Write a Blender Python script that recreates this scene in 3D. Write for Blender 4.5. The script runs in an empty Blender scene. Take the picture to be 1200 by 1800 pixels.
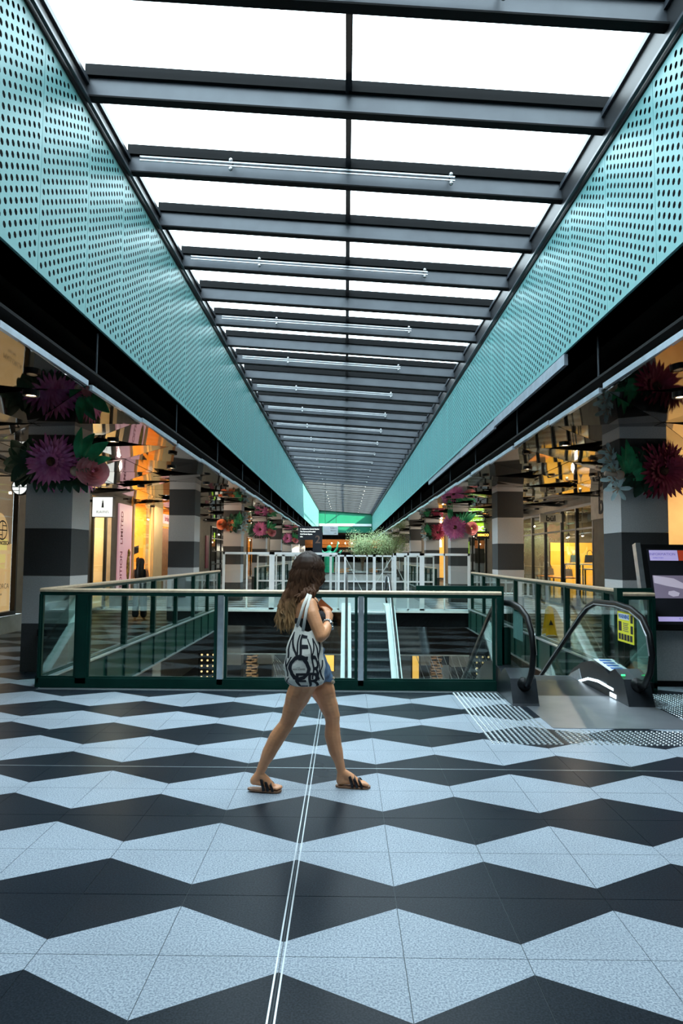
import bpy, bmesh, math, random
from math import sin, cos, pi, radians, sqrt
from mathutils import Vector, Matrix, noise
random.seed(7)
S = bpy.context.scene
COL = S.collection

# ------------------------------------------------------------------ camera
cd = bpy.data.cameras.new('camera'); cam = bpy.data.objects.new('camera', cd); COL.objects.link(cam)
cd.sensor_fit = 'VERTICAL'; cd.sensor_height = 36.0; cd.lens = 24.1; cd.clip_end = 400
PIT, YAW, ROL, EYE = .0659, .0065, -.0073, 1.6225
cam.matrix_world = (Matrix.Translation((0, 0, EYE)) @ Matrix.Rotation(YAW, 4, 'Z')
                    @ Matrix.Rotation(pi/2 + PIT, 4, 'X') @ Matrix.Rotation(ROL * -1, 4, 'Z'))
S.camera = cam
# ------------------------------------------------------------------ sky, sun, exposure
W = bpy.data.worlds.new('sky'); S.world = W; W.use_nodes = True
nt = W.node_tree; nt.nodes.clear()
out = nt.nodes.new('ShaderNodeOutputWorld'); bg = nt.nodes.new('ShaderNodeBackground')
tc = nt.nodes.new('ShaderNodeTexCoord'); nz = nt.nodes.new('ShaderNodeTexNoise'); rp = nt.nodes.new('ShaderNodeValToRGB')
nz.inputs['Scale'].default_value = 2.0
rp.color_ramp.elements[0].color = (.74, .90, 1.0, 1); rp.color_ramp.elements[1].color = (.82, .94, 1.0, 1)
nt.links.new(tc.outputs['Generated'], nz.inputs['Vector']); nt.links.new(nz.outputs['Fac'], rp.inputs['Fac'])
nt.links.new(rp.outputs['Color'], bg.inputs['Color']); bg.inputs['Strength'].default_value = 8.4
nt.links.new(bg.outputs[0], out.inputs[0])

def light(name, kind, loc, energy, color=(1, 1, 1), size=1.0, size_y=None, rot=(0, 0, 0), **kw):
    l = bpy.data.lights.new(name, kind); l.energy = energy; l.color = color
    if kind == 'AREA':
        l.size = size
        if size_y: l.shape = 'RECTANGLE'; l.size_y = size_y
    elif kind in ('POINT', 'SPOT'): l.shadow_soft_size = size
    for k, v in kw.items(): setattr(l, k, v)
    o = bpy.data.objects.new(name, l); o.location = loc; o.rotation_euler = rot; COL.objects.link(o); return o

sun = light('sun', 'SUN', (0, 0, 30), 32.0, (1.0, .86, .62), angle=.03)
sun.rotation_euler = Vector((.74, -.40, .54)).to_track_quat('Z', 'Y').to_euler()
po = light('skylight_portal', 'AREA', (0, 38, 7.35), 1.0, size=6.4, size_y=78)
po.data.cycles.is_portal = True
S.view_settings.view_transform = 'Standard'; S.view_settings.look = 'None'
S.view_settings.exposure = 0.0; S.view_settings.gamma = 1.0; S.view_settings.use_curve_mapping = False
S.cycles.use_denoising = True
S.cycles.max_bounces = 10; S.cycles.diffuse_bounces = 4; S.cycles.glossy_bounces = 4
S.cycles.transparent_max_bounces = 24; S.cycles.sample_clamp_indirect = 6.0
S.cycles.caustics_reflective = False; S.cycles.caustics_refractive = False

# ------------------------------------------------------------------ materials
def nmat(name):
    m = bpy.data.materials.new(name); m.use_nodes = True
    return m, m.node_tree, m.node_tree.nodes['Principled BSDF']
def pm(name, c, c2=None, scale=8, rough=.5, metal=0, bump=0, bscale=None, spec=.5, emit=None, estr=0, det=4):
    m, t, b = nmat(name)
    c2 = c2 or tuple(x * .8 for x in c)
    tc = t.nodes.new('ShaderNodeTexCoord'); n = t.nodes.new('ShaderNodeTexNoise'); r = t.nodes.new('ShaderNodeValToRGB')
    n.inputs['Scale'].default_value = scale; n.inputs['Detail'].default_value = det
    r.color_ramp.elements[0].position = .35; r.color_ramp.elements[1].position = .65
    r.color_ramp.elements[0].color = (*c2, 1); r.color_ramp.elements[1].color = (*c, 1)
    t.links.new(tc.outputs['Object'], n.inputs['Vector']); t.links.new(n.outputs['Fac'], r.inputs['Fac'])
    t.links.new(r.outputs['Color'], b.inputs['Base Color'])
    b.inputs['Roughness'].default_value = rough; b.inputs['Metallic'].default_value = metal
    b.inputs['Specular IOR Level'].default_value = spec
    if bump:
        n2 = t.nodes.new('ShaderNodeTexNoise'); n2.inputs['Scale'].default_value = bscale or scale * 6
        bp = t.nodes.new('ShaderNodeBump'); bp.inputs['Strength'].default_value = bump; bp.inputs['Distance'].default_value = .01
        t.links.new(tc.outputs['Object'], n2.inputs['Vector']); t.links.new(n2.outputs['Fac'], bp.inputs['Height'])
        t.links.new(bp.outputs['Normal'], b.inputs['Normal'])
    if emit:
        b.inputs['Emission Color'].default_value = (*emit, 1); b.inputs['Emission Strength'].default_value = estr
    return m
def glass(name, tint=(.86, .95, .93), refl=1.0, ior=1.5):
    m = bpy.data.materials.new(name); m.use_nodes = True; t = m.node_tree; t.nodes.clear()
    o = t.nodes.new('ShaderNodeOutputMaterial'); tr = t.nodes.new('ShaderNodeBsdfTransparent'); g = t.nodes.new('ShaderNodeBsdfGlossy')
    f = t.nodes.new('ShaderNodeLayerWeight'); f.inputs['Blend'].default_value = .5; pw = t.nodes.new('ShaderNodeMath'); pw.operation = 'POWER'; pw.inputs[1].default_value = 4.2
    ma = t.nodes.new('ShaderNodeMath'); ma.operation = 'MULTIPLY_ADD'; ma.inputs[1].default_value = .9; ma.inputs[2].default_value = .045; mx = t.nodes.new('ShaderNodeMixShader'); mu = t.nodes.new('ShaderNodeMath')
    nz = t.nodes.new('ShaderNodeTexNoise'); nz.inputs['Scale'].default_value = .6
    mu.operation = 'MULTIPLY'; mu.inputs[1].default_value = refl; mu.use_clamp = True
    tr.inputs['Color'].default_value = (*tint, 1); g.inputs['Roughness'].default_value = .01
    bp = t.nodes.new('ShaderNodeBump'); bp.inputs['Strength'].default_value = .01
    t.links.new(nz.outputs['Fac'], bp.inputs['Height']); t.links.new(bp.outputs['Normal'], g.inputs['Normal'])
    t.links.new(f.outputs['Facing'], pw.inputs[0]); t.links.new(pw.outputs[0], ma.inputs[0]); t.links.new(ma.outputs[0], mu.inputs[0]); t.links.new(mu.outputs[0], mx.inputs[0])
    t.links.new(tr.outputs[0], mx.inputs[1]); t.links.new(g.outputs[0], mx.inputs[2]); t.links.new(mx.outputs[0], o.inputs[0])
    return m
def glow(name, c, strength):
    return pm(name, c, tuple(x * .92 for x in c), 3, .6, emit=c, estr=strength)
def granite(name, a, b2, d, rough):
    m, t, b = nmat(name)
    tc = t.nodes.new('ShaderNodeTexCoord')
    v = t.nodes.new('ShaderNodeTexNoise'); v.inputs['Scale'].default_value = 120; v.inputs['Detail'].default_value = 3
    w = t.nodes.new('ShaderNodeTexNoise'); w.inputs['Scale'].default_value = 1.6; w.inputs['Detail'].default_value = 3
    r = t.nodes.new('ShaderNodeValToRGB'); r.color_ramp.elements[0].position = .36; r.color_ramp.elements[1].position = .62
    r.color_ramp.elements[0].color = (*a, 1); r.color_ramp.elements[1].color = (*b2, 1)
    e = r.color_ramp.elements.new(.5); e.color = (*d, 1)
    mx = t.nodes.new('ShaderNodeMix'); mx.data_type = 'RGBA'; mx.blend_type = 'MULTIPLY'; mx.inputs[0].default_value = .35
    geo = t.nodes.new('ShaderNodeNewGeometry')
    t.links.new(geo.outputs['Position'], v.inputs['Vector']); t.links.new(geo.outputs['Position'], w.inputs['Vector'])
    t.links.new(v.outputs['Fac'], r.inputs['Fac']); t.links.new(r.outputs['Color'], mx.inputs[6]); t.links.new(w.outputs['Fac'], mx.inputs[7])
    t.links.new(mx.outputs[2], b.inputs['Base Color'])
    mr = t.nodes.new('ShaderNodeMapRange'); mr.inputs[3].default_value = rough - .05; mr.inputs[4].default_value = rough + .12
    t.links.new(w.outputs['Fac'], mr.inputs[0]); t.links.new(mr.outputs[0], b.inputs['Roughness'])
    b.inputs['Specular IOR Level'].default_value = .068
    bp = t.nodes.new('ShaderNodeBump'); bp.inputs['Strength'].default_value = .12; bp.inputs['Distance'].default_value = .003
    t.links.new(v.outputs['Fac'], bp.inputs['Height']); t.links.new(bp.outputs['Normal'], b.inputs['Normal'])
    return m
M = {}
M['tile_light'] = granite('pale_granite', (.22, .27, .33), (.48, .55, .62), (.36, .42, .49), .28)
M['tile_dark'] = granite('dark_slate_tile', (.009, .013, .018), (.022, .031, .042), (.015, .021, .029), .27)
M['grout'] = pm('grout', (.10, .12, .13), scale=30, rough=.9)
M['teal'] = pm('teal_painted_panel', (.115, .345, .355), (.105, .32, .33), 1.2, .42, .1)
M['hole_dark'] = pm('dark_backing', (.012, .018, .022), scale=3, rough=.9)
M['steel'] = pm('painted_steel', (.060, .072, .085), (.045, .054, .066), 2, .38, .3)
M['steel_dark'] = pm('black_steel', (.012, .014, .017), scale=3, rough=.45, metal=.2)
M['zinc'] = pm('zinc_pipe', (.45, .48, .5), scale=6, rough=.3, metal=.9)
M['sky_glass'] = glass('skylight_glass', (.97, .99, .99), .5)
M['glass'] = glass('balustrade_glass', (.86, .95, .93), .9)
M['shop_glass'] = glass('shop_glass', (.95, .97, .96), .8)
M['green'] = pm('dark_green_paint', (.003, .034, .026), (.002, .026, .020), 3, .4, spec=.2)
M['green_panel'] = pm('green_slab_edge', (.005, .050, .036), (.004, .038, .030), 2, .4, spec=.25)
M['cream_rail'] = pm('oak_handrail', (.66, .52, .36), (.55, .42, .28), 20, .35)
M['alu'] = pm('brushed_aluminium', (.62, .68, .72), (.5, .56, .6), 12, .28, .8)
M['white_paint'] = pm('white_painted_steel', (.80, .86, .88), (.74, .8, .82), 5, .4)
M['stone_light'] = pm('pale_column_stone', (.55, .56, .57), (.46, .47, .48), 70, .8, bump=.15)
M['stone_dark'] = pm('dark_column_stone', (.050, .054, .058), (.036, .040, .043), 70, .8, bump=.15)
M['black'] = pm('matt_black', (.004, .005, .006), scale=3, rough=.85, spec=.2)
M['mirror'] = pm('bronze_mirror', (.34, .32, .30), (.31, .29, .27), 1.5, .03, 1.0, bump=.015, bscale=1.5)
M['mirror_dimmed'] = pm('dimmed_mirror', (.07, .07, .075), (.055, .055, .06), 2, .05, 1.0)  # darker copy of the mirror; dark reflections are put into its colour
M['mirror_dark'] = pm('black_mirror', (.42, .42, .43), (.36, .36, .37), 2, .06, 1.0, bump=.02, bscale=2)
M['edge_metal'] = pm('ceiling_edge_metal', (.55, .65, .75), scale=6, rough=.3, metal=.6)
M['wall_beige'] = pm('beige_shop_wall', (.30, .27, .22), (.26, .23, .19), 4, .8)
M['wall_grey'] = pm('grey_shop_wall', (.12, .12, .12), (.1, .1, .1), 4, .8)
M['white_wall'] = pm('white_plinth', (.6, .64, .64), scale=3, rough=.6)
M['cream'] = pm('cream_shop_paint', (.8, .66, .4), (.74, .6, .35), 3, .6)
M['ochre'] = pm('ochre_shop_interior', (.85, .45, .08), (.75, .36, .05), 2, .6)
M['orange_wood'] = pm('orange_wood', (.62, .27, .07), (.48, .2, .05), 6, .5, bump=.1)
M['timber'] = pm('lattice_timber', (.55, .33, .18), (.4, .22, .12), 10, .6)
M['yellow_paint'] = pm('yellow_shop_paint', (.95, .66, .14), (.9, .6, .1), 2, .6)
M['sign_beige'] = pm('beige_sign_panel', (.72, .64, .52), scale=4, rough=.6)
M['pink'] = pm('pink_poster', (.8, .48, .55), (.72, .4, .5), 2, .5, emit=(.8, .45, .5), estr=.5)
M['gold'] = pm('gold_figure', (.7, .45, .08), (.25, .14, .02), 12, .3, .7)
M['lamp_warm'] = glow('warm_lamp', (1, .72, .42), 14)
M['bulb_dim'] = glow('dim_bulb', (1, .62, .3), 1.6)
M['lamp_white'] = glow('white_lightbox', (.95, 1, .96), 1.0)
M['lamp_orange'] = glow('orange_neon', (1, .4, .06), 4)
M['lamp_lime'] = glow('lime_lightbox', (.5, .95, .05), 1.0)
M['lamp_green'] = glow('green_signal', (.05, 1, .25), 2)
M['lamp_led'] = glow('cool_led', (.8, .93, 1), 2.2)
M['ochre_glow'] = pm('backlit_ochre_panel', (1, .55, .12), (.9, .42, .06), 1.5, .6, emit=(1, .5, .1), estr=.9)
M['screen_lilac'] = glow('screen_lilac', (.52, .46, .85), .55)
M['screen_red'] = glow('screen_red', (.55, .06, .02), .4)
M['screen_grey'] = glow('screen_grey', (.26, .22, .32), .35)
M['screen_pale'] = glow('screen_pale', (.55, .50, .62), .5)
M['ink'] = pm('ink', (.008, .010, .018), scale=5, rough=.7)
M['ink_grey'] = pm('grey_ink', (.12, .12, .14), scale=5, rough=.7)
M['yellow'] = pm('yellow_sticker', (.80, .78, .04), (.75, .72, .03), 4, .5)
M['yellow_plastic'] = pm('yellow_plastic', (.95, .62, .04), (.9, .56, .03), 4, .4)
M['rubber'] = pm('black_rubber', (.006, .007, .008), scale=12, rough=.35, spec=.15)
M['esc_dark'] = pm('dark_escalator_metal', (.035, .042, .05), (.028, .034, .042), 9, .32, .5)
M['esc_step'] = pm('escalator_step', (.07, .085, .10), (.05, .06, .07), 20, .4, .6)
M['esc_edge'] = pm('step_edge', (.40, .47, .50), scale=8, rough=.35, metal=.6)
M['plate'] = pm('landing_plate', (.34, .37, .40), (.28, .31, .34), 3, .35, .7, bump=.03, bscale=200)
M['skin'] = pm('tanned_skin', (.80, .38, .19), (.72, .325, .155), 14, .45, bump=.02, bscale=90)
M['skin'].node_tree.nodes['Principled BSDF'].inputs['Subsurface Weight'].default_value = .08
M['skin'].node_tree.nodes['Principled BSDF'].inputs['Subsurface Radius'].default_value = (.02, .008, .004)
M['top_cloth'] = pm('black_jersey', (.010, .010, .014), (.006, .006, .009), 30, .85, bump=.2, bscale=120)
M['denim'] = pm('blue_denim', (.13, .23, .36), (.06, .12, .22), 22, .85, bump=.3, bscale=260)
M['canvas'] = pm('cotton_canvas', (.84, .83, .76), (.76, .75, .68), 9, .9, bump=.25, bscale=60)
M['leather'] = pm('black_leather', (.010, .008, .010), scale=20, rough=.4)
M['sole'] = pm('tan_sole', (.34, .18, .10), (.26, .13, .07), 18, .6)
M['watch'] = pm('silver_band', (.45, .5, .52), scale=60, rough=.25, metal=.9)
M['phone'] = pm('orange_phone_case', (.55, .16, .05), scale=9, rough=.35)
M['leafg'] = pm('leaf_green', (.04, .42, .17), (.02, .24, .10), 7, .5)
M['leafd'] = pm('leaf_dark_green', (.012, .07, .035), (.006, .04, .02), 7, .6)
M['petal_pink'] = pm('pink_petal', (.85, .30, .60), (.66, .14, .42), 9, .55)
M['petal_mag'] = pm('magenta_petal', (.38, .03, .09), (.24, .015, .05), 9, .6)
M['petal_rose'] = pm('rose_petal', (.95, .42, .45), (.85, .27, .31), 6, .5)
M['petal_white'] = pm('white_petal', (.62, .78, .80), (.45, .6, .62), 6, .5)
M['petal_orange'] = pm('orange_petal', (.7, .2, .08), (.5, .12, .05), 6, .5)
M['flower_heart'] = pm('flower_heart', (.12, .05, .02), (.05, .015, .01), 40, .8, bump=.5)
M['stamen'] = pm('cream_stamen', (.62, .50, .38), (.5, .36, .28), 9, .5)
M['green_wall'] = pm('bright_green_wall', (.0, .15, .085), (.0, .13, .075), 1, .5)
M['mint'] = pm('mint_figure', (.01, .42, .22), (.01, .34, .18), 4, .4)
M['foliage'] = pm('olive_foliage', (.50, .60, .32), (.24, .36, .16), 3, .7)
M['bark'] = pm('bark', (.16, .11, .07), (.08, .05, .03), 14, .9, bump=.5)
M['brick'] = pm('sun_blocker_brick', (.3, .24, .2), scale=2, rough=.9)
M['carpet'] = pm('lower_carpet', (.07, .055, .05), (.045, .036, .033), 3, .9)
M['red'] = pm('red_cloth', (.55, .05, .02), (.4, .03, .015), 8, .8)
def hair_mat():
    m, t, b = nmat('brown_to_blond_hair')
    g = t.nodes.new('ShaderNodeTexCoord'); s = t.nodes.new('ShaderNodeSeparateXYZ'); mr = t.nodes.new('ShaderNodeMapRange')
    n = t.nodes.new('ShaderNodeTexNoise'); n.inputs['Scale'].default_value = 22
    ad = t.nodes.new('ShaderNodeMath'); ad.operation = 'MULTIPLY_ADD'; ad.inputs[1].default_value = .22
    r = t.nodes.new('ShaderNodeValToRGB')
    mr.inputs[1].default_value = 1.66; mr.inputs[2].default_value = 1.10
    t.links.new(g.outputs['Object'], s.inputs[0]); t.links.new(s.outputs['Z'], mr.inputs[0]); t.links.new(g.outputs['Object'], n.inputs['Vector'])
    t.links.new(n.outputs['Fac'], ad.inputs[0]); t.links.new(mr.outputs[0], ad.inputs[2]); t.links.new(ad.outputs[0], r.inputs[0])
    r.color_ramp.elements[0].position = .15; r.color_ramp.elements[0].color = (.024, .013, .009, 1)
    r.color_ramp.elements[1].position = 1.0; r.color_ramp.elements[1].color = (.50, .29, .13, 1)
    e = r.color_ramp.elements.new(.66); e.color = (.12, .055, .028, 1)
    t.links.new(r.outputs[0], b.inputs['Base Color']); b.inputs['Roughness'].default_value = .5; b.inputs['Specular IOR Level'].default_value = .2
    return m
M['hair'] = hair_mat()
M['hair_black'] = pm('black_hair', (.015, .010, .008), scale=12, rough=.5)

# ------------------------------------------------------------------ mesh helpers
def mat_axes(o, x, y, z):
    m = Matrix((x, y, z)).transposed().to_4x4(); m.translation = o; return m
class MB:
    def __init__(s): s.v = []; s.f = []
    def add(s, vs, fs):
        n = len(s.v); s.v += [tuple(v) for v in vs]; s.f += [tuple(i + n for i in f) for f in fs]; return s
    def box(s, x0, x1, y0, y1, z0, z1):
        return s.add([(x, y, z) for x in (x0, x1) for y in (y0, y1) for z in (z0, z1)],
                     [(0, 1, 3, 2), (4, 6, 7, 5), (0, 4, 5, 1), (2, 3, 7, 6), (0, 2, 6, 4), (1, 5, 7, 3)])
    def prism(s, pts, vec):           # polygon (3d points) extruded by vec
        n = len(pts); v = Vector(vec); a = [Vector(p) for p in pts]
        return s.add(a + [p + v for p in a], [tuple(range(n)), tuple(range(2*n-1, n-1, -1))] + [(i, i+n, (i+1) % n + n, (i+1) % n) for i in range(n)])
    def tube(s, pts, r, seg=8, cap=True, flat=1.0, up=(0, 0, 1)):
        pts = [Vector(p) for p in pts]; n = len(pts); rr = r if isinstance(r, (list, tuple)) else [r] * n
        base = len(s.v); pu = None
        for i, p in enumerate(pts):
            d = (pts[min(i+1, n-1)] - pts[max(i-1, 0)])
            d = d.normalized() if d.length > 1e-9 else Vector((0, 0, 1))
            if pu is None:
                u = Vector(up)
                if abs(d.dot(u)) > .95: u = Vector((1, 0, 0))
                u = (u - d * u.dot(d)).normalized()
            else: u = (pu - d * pu.dot(d)).normalized()
            pu = u; w = d.cross(u)
            for k in range(seg):
                a = 2*pi*k/seg; s.v.append(tuple(p + (u * cos(a) * flat + w * sin(a)) * rr[i]))
        for i in range(n-1):
            for k in range(seg):
                a = base+i*seg+k; b = base+i*seg+(k+1) % seg; s.f.append((a, b, b+seg, a+seg))
        if cap: s.f.append(tuple(base+k for k in range(seg))[::-1]); s.f.append(tuple(base+(n-1)*seg+k for k in range(seg)))
        return s
    def ball(s, c, r, sc=(1, 1, 1), seg=12, ring=8, rot=None):
        base = len(s.v); c = Vector(c)
        for i in range(ring+1):
            t = pi*i/ring
            for k in range(seg):
                a = 2*pi*k/seg; v = Vector((sin(t)*cos(a)*sc[0], sin(t)*sin(a)*sc[1], cos(t)*sc[2])) * r
                if rot: v = rot @ v
                s.v.append(tuple(c + v))
        for i in range(ring):
            for k in range(seg):
                a = base+i*seg+k; b = base+i*seg+(k+1) % seg; s.f.append((a, a+seg, b+seg, b))
        return s
    def lathe(s, prof, c=(0, 0, 0), seg=16):
        base = len(s.v)
        for r, z in prof:
            for k in range(seg):
                a = 2*pi*k/seg; s.v.append((c[0]+r*cos(a), c[1]+r*sin(a), c[2]+z))
        for i in range(len(prof)-1):
            for k in range(seg):
                a = base+i*seg+k; b = base+i*seg+(k+1) % seg; s.f.append((a, b, b+seg, a+seg))
        return s
    def xf(s, m): s.v = [tuple(m @ Vector(v)) for v in s.v]; return s
def mesh_of(mb, name, m, smooth=False, off=(0, 0, 0)):
    me = bpy.data.meshes.new(name); ox, oy, oz = off
    me.from_pydata([(x-ox, y-oy, z-oz) for x, y, z in mb.v], [], mb.f); me.validate(); me.materials.append(M[m] if isinstance(m, str) else m)
    bm = bmesh.new(); bm.from_mesh(me); bmesh.ops.recalc_face_normals(bm, faces=bm.faces); bm.to_mesh(me); bm.free()
    if smooth:
        for p in me.polygons: p.use_smooth = True
    return me
ORG = {}
def obj(name, mb, m, parent=None, smooth=False, kind=None, label=None):
    off = ORG.get(parent, Vector((0, 0, 0))) if parent else Vector((0, 0, 0))
    me = mesh_of(mb, name, m, smooth, off) if isinstance(mb, MB) else mb
    o = bpy.data.objects.new(name, me); COL.objects.link(o)
    if parent: o.parent = parent; ORG[o] = off
    else: ORG[o] = Vector((0, 0, 0))
    if kind: o['kind'] = kind
    if label: o['label'] = label
    return o
def obj_at(name, me, loc, parent=None, rot=None):     # shared mesh placed at a world location
    o = bpy.data.objects.new(name, me); COL.objects.link(o)
    off = ORG.get(parent, Vector((0, 0, 0))) if parent else Vector((0, 0, 0))
    if parent: o.parent = parent
    o.location = Vector(loc) - off; ORG[o] = Vector(loc)
    if rot: o.rotation_euler = rot
    return o
def thing(name, label, cat, loc=(0, 0, 0), group=None):
    o = bpy.data.objects.new(name, None); COL.objects.link(o); o.location = loc; o.empty_display_size = .1
    o['label'] = label; o['category'] = cat
    if group: o['group'] = group
    ORG[o] = Vector(loc); return o
def tag(o, label, cat, group=None):
    o['label'] = label; o['category'] = cat
    if group: o['group'] = group
    # move the origin of a single-mesh thing to its base
    me = o.data
    if me.users == 1 and len(me.vertices):
        xs = [v.co for v in me.vertices]
        c = Vector(((min(v.x for v in xs)+max(v.x for v in xs))/2, (min(v.y for v in xs)+max(v.y for v in xs))/2, min(v.z for v in xs)))
        me.transform(Matrix.Translation(-c)); o.location = o.location + c; ORG[o] = c
    return o
def dup(root, d, label=None, rotz=None, group=None):
    r = root.copy(); COL.objects.link(r); r.location = root.location + Vector(d); ORG[r] = ORG[root] + Vector(d)
    if rotz is not None: r.rotation_euler = (0, 0, rotz)
    if label: r['label'] = label
    if group: r['group'] = group
    for ch in list(root.children):
        c = ch.copy(); COL.objects.link(c); c.parent = r
        for g in list(ch.children):
            e = g.copy(); COL.objects.link(e); e.parent = c
    return r
def struct(name, mb, m, parent=None, **k): return obj(name, mb, m, parent, kind='structure', **k)
def B(*a): return MB().box(*a)
def text_mb(txt, size, frame, depth=.004, bold=0.0, sx=1.0, align='CENTER', res=3):
    # frame: 4x4 matrix; local x = writing direction, y = up, z = out of the surface
    cu = bpy.data.curves.new('t', 'FONT'); cu.body = txt; cu.size = size; cu.extrude = depth/2; cu.align_x = align; cu.align_y = 'CENTER'
    cu.resolution_u = res; cu.offset = bold
    o = bpy.data.objects.new('t', cu); COL.objects.link(o)
    dg = bpy.context.evaluated_depsgraph_get(); me = bpy.data.meshes.new_from_object(o.evaluated_get(dg))
    mb = MB(); mb.add([frame @ Vector((v.co.x*sx, v.co.y, v.co.z + depth/2)) for v in me.vertices], [tuple(p.vertices) for p in me.polygons])
    bpy.data.objects.remove(o); bpy.data.curves.remove(cu); bpy.data.meshes.remove(me); return mb
ORD = ['first', 'second', 'third', 'fourth', 'fifth', 'sixth', 'seventh', 'eighth', 'ninth', 'tenth', 'eleventh', 'twelfth',
       'thirteenth', 'fourteenth', 'fifteenth', 'sixteenth', 'seventeenth', 'eighteenth', 'nineteenth', 'twentieth']
YE = 75.0                      # far end of the hall
XF_L, XF_R = -2.96, 2.86       # fascia planes
XS = 7.3                       # shop fronts
Y0, Y1, Y2, Y3 = 8.57, 20.8, 28.9, 45.0   # void one, bridge, void two, far plaza

# ================================================================== STRUCTURE
floor = struct('floor', MB().box(-9, 9, -8, Y0, -.45, -.004)
    .box(-9, -3.75, Y0, Y1, -.45, -.004).box(3.75, 9, Y0, Y1, -.45, -.004)
    .box(-9, 9, Y1, Y2, -.45, -.004)
    .box(-9, -3.75, Y2, Y3, -.45, -.004).box(3.75, 9, Y2, Y3, -.45, -.004)
    .box(-9, 9, Y3, YE+18, -.45, -.004), 'grout')
# tiles: each half-metre cell is cut by the zigzag into a pale and a dark trapezoid
T = .5; A1 = .21; GX, GY = -.251, 5.40; G = .0016
def cell_polys(k, v):
    ev_k = (k % 2 == 0)
    # dark depth measured from the even joint
    hl, hr = ((1-A1), A1) if ev_k else (A1, (1-A1))
    if v % 2 == 0:   # even joint at the near side
        dark = [(0, 0), (1, 0), (1, hr), (0, hl)]; lite = [(0, hl), (1, hr), (1, 1), (0, 1)]
    else:
        dark = [(0, 1-hl), (1, 1-hr), (1, 1), (0, 1)]; lite = [(0, 0), (1, 0), (1, 1-hr), (0, 1-hl)]
    def shrink(p):
        c = Vector((sum(q[0] for q in p)/4, sum(q[1] for q in p)/4))
        return [((q[0] + (G/T if q[0] < c.x else -G/T)) * T, (q[1] + (G/T if q[1] < c.y else -G/T)) * T) for q in p]
    return shrink(lite), shrink(dark)
TM = {}
for kk in (0, 1):
    for vv in (0, 1):
        for nm, pl in zip(('tile_light', 'tile_dark'), cell_polys(kk, vv)):
            TM[(kk, vv, nm)] = mesh_of(MB().prism([(x, y, -.0039) for x, y in pl], (0, 0, .0039)), 'floor_tile', nm)
def in_floor(k, v):
    x = GX + T*(k+.5); y = GY + T*(v+.5)
    if abs(x) > 7.4: return False
    if y < Y0 - .1: return True
    if y < Y1: return abs(x) > 3.8
    if y < Y2: return abs(x) > 2.9
    if y < Y3: return abs(x) > 3.8
    return y < 62
cells = [(k, v) for k in range(-15, 16) for v in range(-9, 114) if in_floor(k, v)]
def vis(c):
    x = GX + T*(c[0]+.5); y = GY + T*(c[1]+.5)
    return y > 1.9 and abs(x) < .5*y + .35 and y < 9
near = sorted([c for c in cells if vis(c)], key=lambda c: (GY + T*c[1])**2 + (GX + T*(c[0]+.5))**2)[:150]
nearset = set(near)
for k, v in near:
    for nm in ('tile_light', 'tile_dark'):
        obj_at('floor_tile', TM[(k % 2, v % 2, nm)], (GX + T*k, GY + T*v, random.uniform(-.0003, .0003)), floor)
for nm in ('tile_light', 'tile_dark'):
    mb = MB()
    for k, v in cells:
        if (k, v) in nearset or GY + T*v < -2: continue
        pl = cell_polys(k, v)[0 if nm == 'tile_light' else 1]
        x0, y0 = GX + T*k, GY + T*v
        n = len(mb.v); mb.v += [(x0+x, y0+y, 0) for x, y in pl] + [(x0+x, y0+y, -.0039) for x, y in pl]
        mb.f += [(n, n+1, n+2, n+3), (n, n+4, n+5, n+1), (n+1, n+5, n+6, n+2), (n+2, n+6, n+7, n+3), (n+3, n+7, n+4, n)]
    obj('floor_tile_field', mb, nm, floor, kind='stuff')
# metal movement joints
mb = MB()
for dx in (-.013, .013): mb.box(GX+dx-.0035, GX+dx+.0035, 1.2, Y0-.04, -.003, .0014)
obj('joint_strip', mb, 'alu', floor, label='double metal movement joint running along the hall')
obj('joint_strip', B(-7.2, 7.2, GY-.005, GY+.005, -.003, .0012), 'alu', floor, label='thin metal joint strip running across the hall')

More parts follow.
